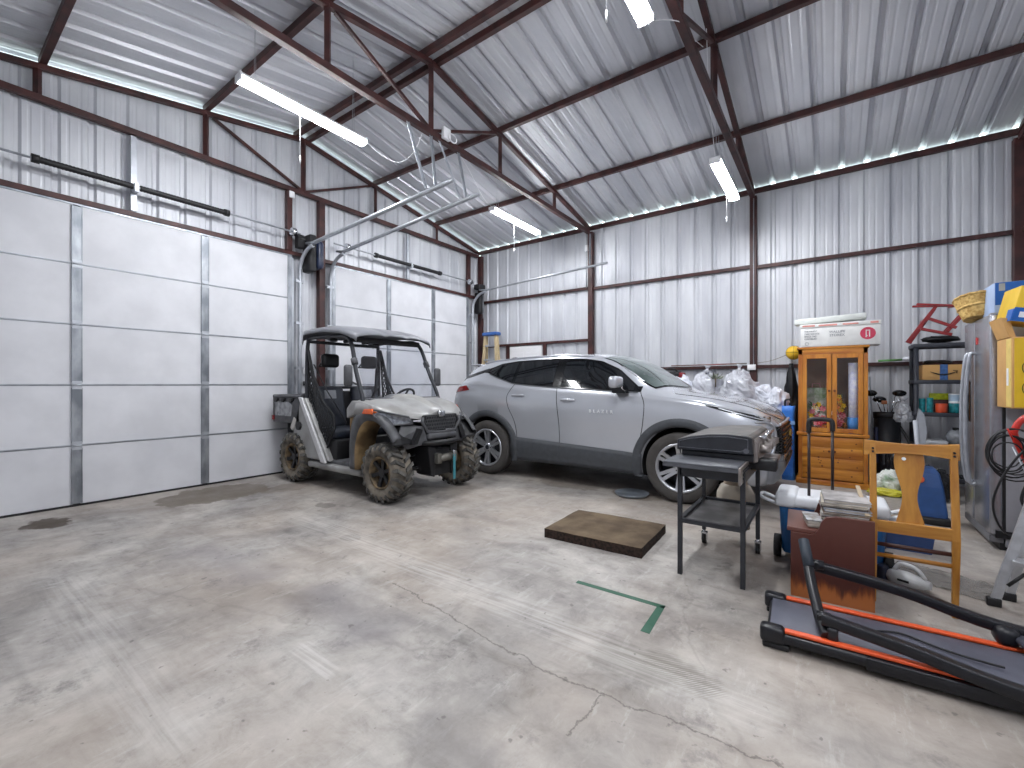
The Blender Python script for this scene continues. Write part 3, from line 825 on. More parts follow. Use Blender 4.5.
mb = MB(); mb.tube([Vector((front_x(y, .915)+.012, y, .915)) for y in [-.58+1.16*i/20 for i in range(21)]], .014, n=6); mb.build('grille_bar', RIM, car)
mb = MB()
for a, b in (((-.10, .80), (.10, .80)),):
    mb.box(NOSE+.012, NOSE+.03, -.10, .10, .765, .80); mb.box(NOSE+.012, NOSE+.03, -.035, .035, .745, .82)
mb.build('badge', mat('badge_gold', (190, 160, 90), .3, .7), car)
patch_front('lower_bumper', -.80, .80, .30, .52, .010, mat('skid_plate_grey', (150, 153, 158), .4, .4), 30, 5)
patch_front('bumper_intake', -.5, .5, .44, .53, .014, BLACKP, 20, 3)
def patch_top(name, fn, nu, nv, off, m):
    mb = MB(); rows = []
    for i in range(nu+1):
        row = []
        for j in range(nv+1):
            x, y = fn(i/nu, j/nv); row.append(Vector((x, y, top_z(x, y)+off)))
        rows.append(row)
    mb.grid(rows, True); return mb.build(name, m, car)
wsn = lambda u, v: (lerp(lerp(.42, .36, abs(2*v-1)**2), lerp(1.24, 1.06, abs(2*v-1)**2), u), (2*v-1)*lerp(.605, .735, u))
patch_top('windscreen_surround', lambda u, v: (lambda q: (lerp(.74, q[0], 1.04), q[1]*1.035))(wsn(u, v)), 16, 20, .003, BLACKG)
patch_top('windscreen', wsn, 16, 20, .008, GLASSW)
patch_top('rear_window', lambda u, v: (lerp(-1.98, -2.14, u), (2*v-1)*lerp(.54, .56, u)), 6, 12, .006, GLASSD)
for s in (-1, 1):
    mb = MB(); mb.tube([Vector((x, s*(smint(T['wr'], x)-.02), top_z(x, smint(T['wr'], x)-.02)+.012)) for x in [-1.7+1.9*i/14 for i in range(15)]], .014, n=6)
    mb.build('roof_rail', CARP, car)
mb = MB(); mb.prism([(-2.06, -.56), (-1.80, -.60), (-1.80, .60), (-2.06, .56)], 1.645, 1.672, 'z'); mb.build('rear_spoiler', CARP, car, bevel=.008)
mb = MB(); P = [(1.30, -.76), (1.7, -.755), (2.05, -.68), (2.28, -.45), (2.34, 0), (2.28, .45), (2.05, .68), (1.7, .755), (1.30, .76)]
mb.tube([Vector((p.x, p.y, top_z(p.x, p.y)+.001)) for p in smoothpath([(a, b, 0) for a, b in P], 6)], .004, n=4); mb.build('bonnet_seam', WELL, car)
mb = MB(); mb.sphere((-1.55, 0, 1.76), .07, 1.4, .5, .6); mb.build('roof_antenna', BLACKP, car)
mb = MB(); mb.box(-2.0, 2.0, -.6, .6, .20, .30); mb.build('underbody', WELL, car)
mb = MB(); mb.bar((1.12, -.16, 1.30), (.98, -.55, 1.36), .015, .01); mb.build('wiper', BLACKP, car)
# lettering on the front door
z0 = 1.005
for i, ch in enumerate('BLAZER'):
    x = .30 + .058*i
    a_ = atan2(side_y(x, z0+.03)-side_y(x, z0-.03), .06)
    text_part('door_lettering', ch, .056, WHITEP, car, (x, -(side_y(x, z0)+.017), z0), (radians(90)+a_, 0, 0), .005)
# wheels
def car_wheel(x, s):
    w = MB(); R = WR
    w.lathe([(.275, -.10), (.30, -.115), (.36, -.12), (.385, -.105), (R, -.075), (R, .075), (.385, .105), (.36, .12), (.30, .115), (.275, .10)], (0, 0, 0), (0, s, 0), 48)
    for k in (-.045, 0, .045): w.lathe([(R+.0015, k-.006), (R+.0015, k+.006)], (0, 0, 0), (0, s, 0), 48)
    t = w.build('wheel', TYRE, car); t.location = (x, s*.845, R)
    m2 = MB(); m2.lathe([(.283, .088), (.275, .108), (.255, .105), (.245, .07), (.245, -.10)], (0, 0, 0), (0, s, 0), 40); m2.lathe([(.10, .03), (.23, .0), (.245, -.05)], (0, 0, 0), (0, s, 0), 40)
    m2.build('rim_barrel', RIMD, t)
    m2 = MB(); m2.lathe([(.245, .085), (.258, .112), (.276, .112), (.286, .090)], (0, 0, 0), (0, s, 0), 40)
    for k in range(6):
        a0 = pi/2 + k*pi/3
        for da in (-.115, .115):
            def pt(r, a, d): return Vector((r*cos(a), s*d, r*sin(a)))
            a1 = a0+da*1.9
            q = [pt(.06, a0+da*2-.34, .078), pt(.06, a0+da*2+.34, .078), pt(.262, a0+da*1.15+.078, .106), pt(.262, a0+da*1.15-.078, .106)]
            q2 = [v - Vector((0, s*.03, 0)) for v in q]
            m2.add(q+q2, [(0,1,2,3),(7,6,5,4),(0,4,5,1),(1,5,6,2),(2,6,7,3),(3,7,4,0)])
    m2.lathe([(.0, .09), (.05, .088), (.075, .07), (.075, .03)], (0, 0, 0), (0, s, 0), 24)
    m2.build('spokes', RIM, t)
    m2 = MB(); m2.cyl((0, s*.085, 0), (0, s*.095, 0), .034, n=16)
    for k in range(5): a = 2*pi*k/5; m2.cyl((.055*cos(a), s*.07, .055*sin(a)), (.055*cos(a), s*.088, .055*sin(a)), .009, n=8)
    m2.build('hub_cap', RIMD, t)
    m2 = MB(); m2.lathe([(0, .0), (.20, .0), (.20, -.02), (0, -.02)], (0, 0, 0), (0, s, 0), 24); m2.build('brake_disc', STEEL, t)
for x in (-WX, WX):
    for s in (-1, 1): car_wheel(x, s)
# drip pan under the car
mb = MB(); mb.lathe([(0, .008), (.17, .008), (.20, .035), (.205, .035), (.175, .002), (0, .002)], (0, 0, 0), (0, 0, 1), 28)
o = mb.build('drain_pan', mat('pan_metal', (160, 168, 178), .3, .6)); o.location = (-1.95, 5.18, 0); tag(o, 'round shallow metal pan on the floor under the car, behind its front wheel', 'pan')
# ---------------------------------------------------------------- side by side utility vehicle
UX, UY = -5.06, 3.82
UGREY = mat('grey_body_plastic', (158, 158, 158), .38, .15, var=.06, scale=5, rgb2=(136, 135, 133), coat=.15)
UDARK = mat('dark_grey_plastic', (84, 85, 89), .5, var=.1, scale=9, rgb2=(66, 67, 70))
UROOF = mat('roof_grey_plastic', (128, 130, 136), .35, var=.06, scale=4)
UBLK = mat('cage_black_steel', (52, 54, 59), .42, .2, var=.08)
MUD = mat('mud_tan_plastic', (160, 134, 96), .85, var=.3, scale=5, rgb2=(104, 84, 58), bump=.3)
UTYRE = mat('muddy_tyre_rubber', (132, 124, 112), .9, var=.4, scale=7, rgb2=(62, 58, 54), bump=.3)
LUG = mat('tread_rubber', (104, 102, 98), .8, var=.3, scale=9, rgb2=(52, 51, 50))
NET = mat('black_webbing', (40, 41, 44), .8)
utv = thing('utility_vehicle', 'grey open two-seat utility vehicle with a roof, parked by the garage doors', 'utility vehicle', (UX, UY, 0))
def P(name, mb, m, parent=None, **k): return mb.build(name, m, parent or utv, **k)
# chassis and floor
mb = MB(); mb.rbox(-.75, .62, -.60, .60, .30, .38, .02); P('floor_pan', mb, UDARK)
for a_ in ((-1.35, -.62, -.30, .30, .32, .72), (.55, 1.12, -.22, .22, .30, .85)):
    mb = MB(); mb.rbox(*a_, .03); P('chassis_frame', mb, BLACKP)
for s in (-1, 1):
    mb = MB(); mb.rbox(-.62, .52, s*.60-.05, s*.60+.05, .24, .33, .03); P('sill_step', mb, UGREY)
# bonnet
def bz(x, v):   # v in -1..1 across
    a = abs(v)
    c = interp([(.45, 1.22), (.60, 1.215), (.85, 1.17), (1.05, 1.10), (1.18, 1.04), (1.20, 1.02)], x)
    f = interp([(.45, 1.14), (.60, 1.15), (.85, 1.10), (1.05, 1.02), (1.18, .97), (1.20, .965)], x)
    hump = max(0, 1-(a/.34)**3) if a < .34 else 0
    return lerp(f, c, .35+.65*hump) - .10*max(0, a-.75)**1.5*8*.5
def bw(x): return interp([(.40, .66), (.60, .68), (.85, .66), (1.05, .56), (1.16, .42), (1.20, .33)], x)
rows = []
for i in range(19):
    x = .42 + .78*i/18; w = bw(x); row = []
    zl = interp([(.42, .98), (.78, 1.0), (.86, 1.05), (1.05, .985), (1.20, .955)], x)
    row.append(Vector((x, -w-.005, zl)))
    for j in range(33): v = -1+2*j/32; row.append(Vector((x, v*w, bz(x, v))))
    row.append(Vector((x, w+.005, zl))); rows.append(row)
mb = MB(); mb.grid(rows, True)
mb.add([r for r in rows[-1]] , [tuple(range(len(rows[-1])))])
P('bonnet', mb, UGREY, solid=.006)
mb = MB()
rr = []
for i in range(12):
    x = .56+.56*i/11; rr.append([Vector((x, v*bw(x)*.30*(1-.3*i/11), bz(x, v*.3)+.006)) for v in [-1+2*j/8 for j in range(9)]])
mb.grid(rr); P('bonnet_panel', mb, mat('bonnet_inlay_grey', (150, 149, 146), .5, var=.1, scale=8))
for s in (-1, 1):
    # front fender: arch shell over the wheel, dark outer flare, mud coloured liner
    def fen(r, a): return (.95 + r*cos(radians(a)), .36 + r*sin(radians(a)))
    mb = MB(); rows = []
    top = [(.36, .34), (.36, .62), (.40, .86), (.50, 1.00), (.66, 1.05), (.84, 1.03), (1.02, .94), (1.14, .84), (1.22, .74)]
    inn = [(.50, .34), (.50, .58), (.55, .76), (.64, .88), (.76, .93), (.90, .92), (1.04, .85), (1.13, .77), (1.20, .68)]
    P1 = smoothpath([(a, 0, b) for a, b in top], 4); P2 = smoothpath([(a, 0, b) for a, b in inn], 4)
    for a, b in zip(P1, P2):
        rows.append([Vector((a.x, s*.60, a.z)), Vector((a.x, s*.66, a.z)), Vector((lerp(a.x, b.x, .5), s*.695, lerp(a.z, b.z, .45))), Vector((b.x, s*.69, b.z)), Vector((b.x+.01, s*.64, b.z-.01)), Vector((b.x+.02, s*.42, b.z-.01))])
    mb.grid([r[:4] for r in rows], True); P('fender_flare', mb, UDARK, solid=.012)
    mb = MB(); mb.grid([r[3:] for r in rows[:17]], True); P('fender_liner', mb, MUD, solid=.006)
    mb = MB(); mb.grid([r[3:] for r in rows[16:]], True); P('front_liner', mb, BLACKP, solid=.006)
    mb = MB(); mb.prism([(.34, .32), (.50, .32), (.50, .60), (.44, .95), (.34, .95)], s*.55, s*.655, 'y'); P('leg_guard', mb, MUD, bevel=.02)
    mb = MB(); mb.prism([(.30, .93), (.52, 1.0), (.80, 1.06), (.80, 1.10), (.56, 1.15), (.40, 1.15), (.30, 1.05)], s*.60, s*.672, 'y'); P('side_cowl', mb, UGREY, bevel=.02)
    mb = MB(); mb.prism([(.66, 1.005), (.86, 1.005), (.90, 1.03), (.83, 1.065), (.70, 1.06)], s*.66, s*.712, 'y'); P('turn_marker', mb, mat('orange_lens', (232, 104, 44), .2, spec=.7, rgb2=(200, 80, 30)), bevel=.008)
    mb = MB(); q = [(.86, .69, 1.055), (1.17, .44, .975), (1.185, .39, .90), (1.05, .60, .885), (.88, .70, .985)]
    vs = [Vector((x, s*y, z)) for x, y, z in q] + [Vector((x-.08, s*(y-.08), z)) for x, y, z in q]
    mb.add(vs, [(0,1,2,3,4), (9,8,7,6,5)] + [(i, (i+1) % 5, 5+(i+1) % 5, 5+i) for i in range(5)])
    o = P('headlamp', mb, mat('headlamp_lens', (150, 154, 162), .12, .3, var=.3, scale=25, spec=.7), bevel=.012)
    mb = MB(); mb.tube([Vector((x+.01, s*(y+.012), z)) for x, y, z in q], .012, n=6, closed=True); P('lamp_rim', mb, UDARK, o)
    # lower fascia wings
    mb = MB(); q = [(1.10, .50, .88), (1.24, .28, .86), (1.26, .24, .66), (1.16, .46, .60), (1.13, .60, .72)]
    vs = [Vector((x, s*y, z)) for x, y, z in q] + [Vector((x-.06, s*(y-.04), z)) for x, y, z in q]
    mb.add(vs, [(0,1,2,3,4), (9,8,7,6,5)] + [(i, (i+1) % 5, 5+(i+1) % 5, 5+i) for i in range(5)]); P('fascia_wing', mb, UDARK, bevel=.012)
    mb = MB(); mb.prism([(.36, .84), (.45, .66), (.38, .66), (.30, .82)], 1.19, 1.245, 'x')
    if s < 0: mb.v = [Vector((v.x, -v.y, v.z)) for v in mb.v]
    P('fascia_vent', mb, BLACKP)
mb = MB()
for yy in (0,): mb.prism([(-.27, .98), (.27, .98), (.30, .90), (.22, .80), (-.22, .80), (-.30, .90)], 1.20, 1.235, 'x')
P('grille_panel', mb, BLACKP)
mb = MB()
for i in range(13):
    for j in range(4):
        y = -.24+.04*i+(.02 if j % 2 else 0); z = .825+.042*j
        if abs(y) < .26: mb.tube([(1.238, y+.021*cos(a*pi/3+pi/6), z+.021*sin(a*pi/3+pi/6)) for a in range(6)], .004, n=4, closed=True)
P('grille_honeycomb', mb, UDARK)
mb = MB(); mb.tube([(1.24, -.30, .96), (1.25, -.31, .90), (1.25, -.23, .79), (1.26, 0, .775), (1.25, .23, .79), (1.25, .31, .90), (1.24, .30, .96)], .018, n=8); P('grille_surround', mb, UDARK)
mb = MB(); mb.rbox(1.22, 1.262, -.05, .05, .955, 1.03, .012); P('nose_badge', mb, CHROME)
mb = MB(); mb.rbox(1.14, 1.28, -.24, .24, .69, .775, .03); P('front_fascia', mb, UDARK)
mb = MB(); mb.tube(smoothpath([(1.12, -.30, .66), (1.27, -.24, .66), (1.31, 0, .655), (1.27, .24, .66), (1.12, .30, .66)], 4), .030, n=10); P('bumper_tube', mb, BLACKP)
mb = MB()
mb.prism([(-.25, .62), (-.20, .28), (-.14, .25), (-.12, .60)], 1.02, 1.28, 'x'); mb.prism([(.25, .62), (.20, .28), (.14, .25), (.12, .60)], 1.02, 1.28, 'x')
mb.box(1.20, 1.26, -.15, .15, .26, .58); P('bumper_plate', mb, BLACKP, bevel=.01)
mb = MB(); mb.cyl((1.30, -.10, .47), (1.30, .13, .47), .045, n=14); mb.rbox(1.25, 1.34, -.15, -.08, .41, .53, .01); mb.rbox(1.25, 1.34, .11, .18, .41, .53, .01); P('winch', mb, mat('winch_metal', (120, 118, 112), .4, .6))
mb = MB(); mb.tube([(1.33, .10, .56), (1.36, .10, .53), (1.36, .10, .48), (1.34, .12, .46)], .010, n=6); P('winch_hook', mb, CHROME)
mb = MB(); mb.box(1.355, 1.362, .085, .125, .20, .50); P('winch_strap', mb, mat('teal_strap', (60, 128, 140), .7))
# suspension
for s in (-1, 1):
    for ax, xx in ((.95, 1), (-.95, -1)):
        mb = MB(); z = .33
        mb.tube([(ax-.14, s*.16, .36), (ax, s*.52, .31)], .018, n=6); mb.tube([(ax+.14, s*.16, .36), (ax, s*.52, .31)], .018, n=6)
        mb.tube([(ax-.10, s*.18, .52), (ax, s*.50, .44)], .015, n=6); mb.tube([(ax+.10, s*.18, .52), (ax, s*.50, .44)], .015, n=6)
        P('suspension_arm', mb, BLACKP)
        mb = MB(); mb.cyl((ax-.02, s*.40, .38), (ax-.06, s*.28, .80), .022, n=8); c0 = Vector((ax-.03, s*.37, .45)); c1 = Vector((ax-.055, s*.29, .74))
        pts = []
        d = (c1-c0); a = d.orthogonal().normalized(); b = d.normalized().cross(a)
        for k in range(57): pts.append(c0 + d*k/56 + (a*cos(k*pi/4)+b*sin(k*pi/4))*.042)
        mb.tube(pts, .008, n=5); P('shock_absorber', mb, UDARK)
# cargo bed
mb = MB(); mb.box(-1.51, -.80, -.63, .63, .80, .83)
mb.rbox(-1.51, -.80, -.655, -.615, .80, 1.19, .015); mb.rbox(-1.51, -.80, .615, .655, .80, 1.19, .015); mb.rbox(-.84, -.80, -.63, .63, .80, 1.22, .012)
mb.rbox(-1.53, -.78, -.67, -.61, 1.15, 1.20, .02); mb.rbox(-1.53, -.78, .61, .67, 1.15, 1.20, .02)
bed = P('cargo_bed', mb, UDARK)
mb = MB(); mb.rbox(-1.55, -1.51, -.65, .65, .80, 1.20, .012); P('tailgate', mb, UDARK, bed)
mb = MB(); mb.prism([(-1.45, .90), (-1.02, .90), (-.98, 1.06), (-1.10, 1.10), (-1.45, 1.10)], -.664, -.656, 'y'); P('side_inset', mb, mat('bed_decal_grey', (170, 172, 176), .4, .2, var=.3, scale=12), bed, bevel=.01)
for x in (-1.42, -1.22, -1.00):
    mb = MB(); mb.rbox(x-.05, x+.05, -.68, -.65, 1.115, 1.155, .01); mb.cyl((x, -.685, 1.12), (x, -.66, 1.12), .028, n=10); P('tie_down', mb, BLACKP, bed)
mb = MB(); mb.rbox(-1.56, -1.49, -.668, -.60, .83, .90, .008); P('rear_reflector', mb, REDL)
# rear side panels with the bright diagonal
for s in (-1, 1):
    mb = MB(); mb.prism([(-.86, .36), (-.86, .50), (-.98, .70), (-.92, .84), (-.78, 1.16), (-.66, 1.16), (-.10, .36)], s*.56, s*.655, 'y'); sp = P('side_panel', mb, UGREY, bevel=.02)
    mb = MB(); mb.prism([(-.79, 1.17), (-.70, 1.17), (-.13, .34), (-.24, .34)], s*.655, s*.685, 'y'); P('side_stripe', mb, mat('bright_grey_plastic', (205, 205, 207), .35, .2), sp, bevel=.008)
    mb = MB(); mb.cyl((-.80, s*.655, .78), (-.80, s*.685, .78), .055, n=20); P('filler_cap', mb, BLACKP, sp)
    mb = MB(); mb.prism([(-.98, .70), (-.88, .86), (-.95, .90), (-1.05, .74)], s*.50, s*.66, 'y'); P('rear_guard', mb, mat('dusty_white_plastic', (196, 193, 188), .6), sp, bevel=.01)
# cage
t_ = .026
def tube_part(name, pts, r=t_, m=UBLK, k=5): mb = MB(); mb.tube(smoothpath(pts, k), r, n=10); return P(name, mb, m)
for s in (-1, 1):
    tube_part('cage_tube', [(-.73, s*.59, .90), (-.73, s*.59, 1.5), (-.73, s*.575, 1.90), (-.66, s*.56, 1.975), (-.1, s*.56, 1.965), (.22, s*.565, 1.90), (.40, s*.60, 1.50), (.56, s*.62, 1.16), (.56, s*.60, .95)])
    mb = MB(); mb.cyl((.335, s*.588, 1.66), (.365, s*.592, 1.59), .040, n=12); P('tube_clamp', mb, UDARK)
    tube_part('cage_brace', [(-.73, s*.55, 1.12), (-1.05, s*.5, .84)], .02, k=1)
for y0, z, x in ((.58, 1.93, -.72), (.58, 1.90, .20), (.57, 1.30, -.73)):
    tube_part('cage_crossbar', [(x, -y0, z), (x, y0, z)], .022, k=1)
mb = MB(); mb.box(-.745, -.715, -.55, .55, .62, 1.25); P('rear_cab_panel', mb, BLACKP)
# roof panel
rows = []
for i in range(15):
    x = -.84+1.22*i/14
    zc = interp([(-.84, 2.07), (-.73, 2.12), (-.25, 2.13), (.15, 2.085), (.38, 2.005)], x); w = interp([(-.84, .58), (-.73, .63), (.15, .65), (.38, .61)], x)
    row = [Vector((x, -w-.01, zc-.105))]
    for j in range(21):
        v = -1+2*j/20; a = abs(v)
        row.append(Vector((x, v*w, zc-.05*a**4 - (.018 if .30 < a < .38 else 0))))
    row.append(Vector((x, w+.01, zc-.105))); rows.append(row)
rows.insert(0, [Vector((v.x-.02, v.y*.98, v.z-.07)) for v in rows[0]]); rows.append([Vector((v.x+.03, v.y*.98, v.z-.035)) for v in rows[-1]])
mb = MB(); mb.grid(rows, True); P('roof_panel', mb, UROOF, solid=.012)
for y in (-.35, -.15, .15, .35):
    mb = MB(); mb.rbox(-.52, -.42, y-.03, y+.03, 1.93, 1.975, .01); P('roof_clip', mb, BLACKP)
# windscreen, thin clear sheet
m = bpy.data.materials.new('clear_polycarbonate'); m.use_nodes = True
nt = m.node_tree; nt.nodes.clear(); o_ = nt.nodes.new('ShaderNodeOutputMaterial'); mx = nt.nodes.new('ShaderNodeMixShader')
tr = nt.nodes.new('ShaderNodeBsdfTransparent'); tr.inputs[0].default_value = (.93, .94, .96, 1); gl = nt.nodes.new('ShaderNodeBsdfGlossy'); gl.inputs['Roughness'].default_value = .06
mx.inputs[0].default_value = .07
nt.links.new(tr.outputs[0], mx.inputs[1]); nt.links.new(gl.outputs[0], mx.inputs[2]); nt.links.new(mx.outputs[0], o_.inputs[0])
CLEAR = m
mb = MB(); mb.prism([(.575, 1.17), (.225, 1.93), (.231, 1.933), (.581, 1.173)], -.57, .57, 'y'); P('windscreen', mb, CLEAR)
mb = MB(); mb.rbox(.52, .64, -.58, .58, 1.13, 1.18, .015); P('windscreen_base', mb, UDARK)
mb = MB(); mb.rbox(.20, .25, -.56, .56, 1.88, 1.95, .015); P('windscreen_header', mb, BLACKP)
# seats
SEATM = mat('seat_vinyl', (44, 48, 58), .5, var=.08, bump=.1)
for s, hb in ((-1, 1), (1, 1)):
    y = s*.30
    mb = MB(); mb.rbox(-.62, -.14, y-.24, y+.24, .62, .76, .05, seg=4); st = P('seat', mb, SEATM)
    M = Matrix.Translation((-.62, y, .74)) @ Matrix.Rotation(radians(-10), 4, 'Y')
    mb = MB(); mb.rbox(-.05, .06, -.23, .23, 0, .58, .05, M, 4); P('seat_back', mb, SEATM, st)
    mb = MB(); mb.rbox(.055, .068, -.09, .09, .40, .52, .02, M); P('back_inset', mb, mat('seat_inset_grey', (150, 152, 158), .5), st)
    mb = MB(); mb.rbox(-.40, -.30, s*.32-.13, s*.32+.13, 1.60, 1.79, .05, Matrix.Translation((-.26, 0, -.02)), 5); P('headrest', mb, BLACKP)
    mb = MB(); mb.tube([(-.64, s*.32-.1, 1.66), (-.73, s*.32-.1, 1.60), (-.73, s*.32+.1, 1.60), (-.64, s*.32+.1, 1.66)], .012, n=6); P('headrest_bracket', mb, BLACKP)
    mb = MB(); mb.tube([(-.68, s*.52, 1.62), (-.55, s*.40, 1.25), (-.52, s*.12, .80)], .024, sect=[(-1, -.1), (1, -.1), (1, .1), (-1, .1)]); P('seat_belt', mb, NET)
mb = MB(); mb.rbox(-.66, -.05, -.58, .58, .36, .63, .02); P('seat_base', mb, BLACKP)
mb = MB(); mb.rbox(.36, .58, -.56, .56, .86, 1.15, .04); P('dashboard', mb, UDARK)
c = Vector((.20, .30, 1.16)); nrm = Vector((-.72, 0, .69)); a = Vector((0, 1, 0)); b = nrm.cross(a)
mb = MB(); mb.tube([c + (a*cos(k*pi/12)+b*sin(k*pi/12))*.165 for k in range(24)], .016, n=8, closed=True)
for k in (0, 8, 16): mb.tube([c, c+(a*cos(k*pi/12+.5)+b*sin(k*pi/12+.5))*.16], .013, n=6)
mb.cyl(c-nrm*.02, c+nrm*.02, .04, n=12); mb.tube([c, Vector((.42, .30, .98))], .02, n=8)
P('steering_wheel', mb, BLACKP)
# side nets: webbing straps and mesh on each open door
def net_pts(s):
    q = [(-.70, 1.88), (-.54, 1.45), (-.32, 1.12), (-.08, .95), (-.05, .80), (-.28, .42), (-.62, 1.0)]
    return q
for s in (-1, 1):
    q = [Vector((x, s*.60, z)) for x, z in net_pts(s)]
    mb = MB(); mb.tube(q, .016, n=6, closed=True); nt_ = P('side_net', mb, NET)
    mb = MB(); poly = net_pts(s)
    def inside(x, z):
        c_ = False; j = len(poly)-1
        for i in range(len(poly)):
            xi, zi = poly[i]; xj, zj = poly[j]
            if (zi > z) != (zj > z) and x < (xj-xi)*(z-zi)/(zj-zi)+xi: c_ = not c_
            j = i
        return c_
    for dirn in ((.45, 1), (-.9, 1)):
        L_ = hypot(*dirn); dx, dz = dirn[0]/L_, dirn[1]/L_
        for k in range(-22, 23):
            ox, oz = -.4 + k*.045*dz, 1.1 - k*.045*dx; run = []
            for t in range(-60, 61):
                x, z = ox+dx*t*.02, oz+dz*t*.02
                if inside(x, z): run.append(Vector((x, s*.60, z)))
                elif len(run) > 1: mb.tube([run[0], run[-1]], .0085, n=4); run = []
                else: run = []
            if len(run) > 1: mb.tube([run[0], run[-1]], .0085, n=4)
    P('net_mesh', mb, NET, nt_)
    mb = MB(); mb.tube([q[0], q[5]], .016, n=5); mb.tube([q[1], q[5]], .014, n=5); P('net_strap', mb, NET, nt_)
    # mirrors on the front pillars
    mb = MB(); mb.tube([(.45, s*.61, 1.34), (.44, s*.68, 1.37)], .012, n=6); mb.rbox(.40, .46, s*.73-.055, s*.73+.055, 1.32, 1.58, .03); P('side_mirror', mb, UDARK)
# muddy knobbly wheels
def utv_wheel(x, s):
    R = .345; w = MB()
    w.lathe([(.185, -.095), (.20, -.115), (.27, -.125), (.305, -.11), (.315, 0), (.305, .11), (.27, .125), (.20, .115), (.185, .095)], (0, 0, 0), (0, s, 0), 40)
    t = w.build('wheel', UTYRE, utv); t.location = (x, s*.575, R)
    m2 = MB(); n = 20
    for k in range(n):
        for side in (-1, 1):
            a = 2*pi*(k + (.5 if side > 0 else 0))/n
            def pt(r, a_, d): return Vector((r*cos(a_), d, r*sin(a_)))
            d0, d1, a0, a1 = side*.008, side*.112, a, a+.20
            wa = .062
            q = [pt(.340, a0-wa, d0), pt(.340, a0+wa, d0), pt(.335, a1+wa, d1), pt(.335, a1-wa, d1)]
            q2 = [pt(.300, a0-wa*1.2, d0), pt(.300, a0+wa*1.2, d0), pt(.290, a1+wa*1.2, d1*1.05), pt(.290, a1-wa*1.2, d1*1.05)]
            m2.add(q+q2, [(0,1,2,3),(7,6,5,4),(0,4,5,1),(1,5,6,2),(2,6,7,3),(3,7,4,0)])
            q = [pt(.328, a1-wa, side*.11), pt(.328, a1+wa, side*.11), pt(.272, a1+wa*.8, side*.138), pt(.272, a1-wa*.8, side*.138)]
            q2 = [v*.94 for v in q]
            m2.add(q+q2, [(0,1,2,3),(7,6,5,4),(0,4,5,1),(1,5,6,2),(2,6,7,3),(3,7,4,0)])
    m2.build('tread_lugs', LUG, t)
    m2 = MB(); m2.lathe([(.190, .10), (.180, .115), (.165, .10), (.16, -.05), (.05, -.05)], (0, 0, 0), (0, s, 0), 32)
    m2.build('rim', mat('muddy_rim', (128, 108, 80), .8, var=.4, scale=12, rgb2=(70, 62, 52)), t)
    m2 = MB()
    for k in range(6):
        a = 2*pi*k/6+.3
        def pt(r, a_, d): return Vector((r*cos(a_), s*d, r*sin(a_)))
        q = [pt(.04, a-.5, .07), pt(.04, a+.5, .07), pt(.168, a+.14, .095), pt(.168, a-.14, .095)]; q2 = [v-Vector((0, s*.03, 0)) for v in q]
        m2.add(q+q2, [(0,1,2,3),(7,6,5,4),(0,4,5,1),(1,5,6,2),(2,6,7,3),(3,7,4,0)])
    m2.cyl((0, s*.04, 0), (0, s*.085, 0), .05, n=16); m2.build('wheel_spokes', BLACKP, t)
for x in (-.95, .95):
    for s in (-1, 1): utv_wheel(x, s)
# ---------------------------------------------------------------- griddle and floor things
M_ = mat
FOAM = M_('brown_foam', (104, 89, 70), .95, var=.3, scale=5, rgb2=(74, 61, 47), bump=.5, bscale=40)
FOAMS = M_('brown_foam_side', (58, 42, 34), .95, var=.4, scale=40, bump=.6)
rows = []
L_, W_ = .86, .70
for i in range(29):
    row = []
    for j in range(23):
        x = L_*i/28; y = W_*j/22; z = .088 + .006*noise.noise(Vector((x*5, y*5, 1))) - .010*max(0, 1-min(x, L_-x, y, W_-y)/.03)
        row.append(Vector((x + .004*noise.noise(Vector((y*9, 3, 0))), y+.004*noise.noise(Vector((x*9, 0, 5))), z)))
    rows.append(row)
pad = thing('foam_pad', 'thick brown foam pad lying on the concrete in front of the car', 'foam pad', (-2.04, 3.31, 0), radians(2))
mb = MB(); mb.grid(rows, True); mb.build('top_face', FOAM, pad, fix=False)
mb = MB(); ring = [rows[i][0] for i in range(29)] + [rows[28][j] for j in range(1, 23)] + [rows[i][22] for i in range(27, -1, -1)] + [rows[0][j] for j in range(21, 0, -1)]
mb.grid([ring, [Vector((v.x+.002*noise.noise(v*30), v.y, v.z*.5)) for v in ring], [Vector((v.x, v.y, 0)) for v in ring]], True, True); mb.build('side_face', FOAMS, pad, fix=False)

GB = M_('griddle_black', (50, 52, 58), .42, var=.12, scale=10, rgb2=(40, 41, 46)); GT = M_('griddle_lid_top', (108, 104, 100), .5, .3, var=.25, scale=7, rgb2=(80, 78, 77))
GST = M_('dull_stainless', (168, 160, 156), .35, .7, var=.15, scale=14)
g = thing('griddle', 'black outdoor gas griddle on a four-legged stand in front of the car nose', 'griddle', (-.665, 3.6, 0))
X0, X1, Y0, Y1 = -.20, .20, -.36, .38
for (x, y, z) in ((X0, Y0, 0), (X1, Y0, 0), (X1, Y1, .12), (X0, Y1, .12)):
    mb = MB(); mb.box(x-.015, x+.015, y-.015, y+.015, z, .77); l = mb.build('leg', GB, g, bevel=.003)
    if z:
        mb = MB(); mb.cyl((x, y, .12), (x, y, .09), .012, n=8); mb.box(x-.022, x-.016, y-.012, y+.03, .03, .10); mb.box(x+.016, x+.022, y-.012, y+.03, .03, .10); mb.box(x-.022, x+.022, y-.02, y+.03, .088, .10)
        c = mb.build('caster_fork', CHROME, l)
        mb = MB(); mb.cyl((x-.013, y+.01, .045), (x+.013, y+.01, .045), .045, n=18); mb.build('caster_wheel', RUBBER, l)
mb = MB()
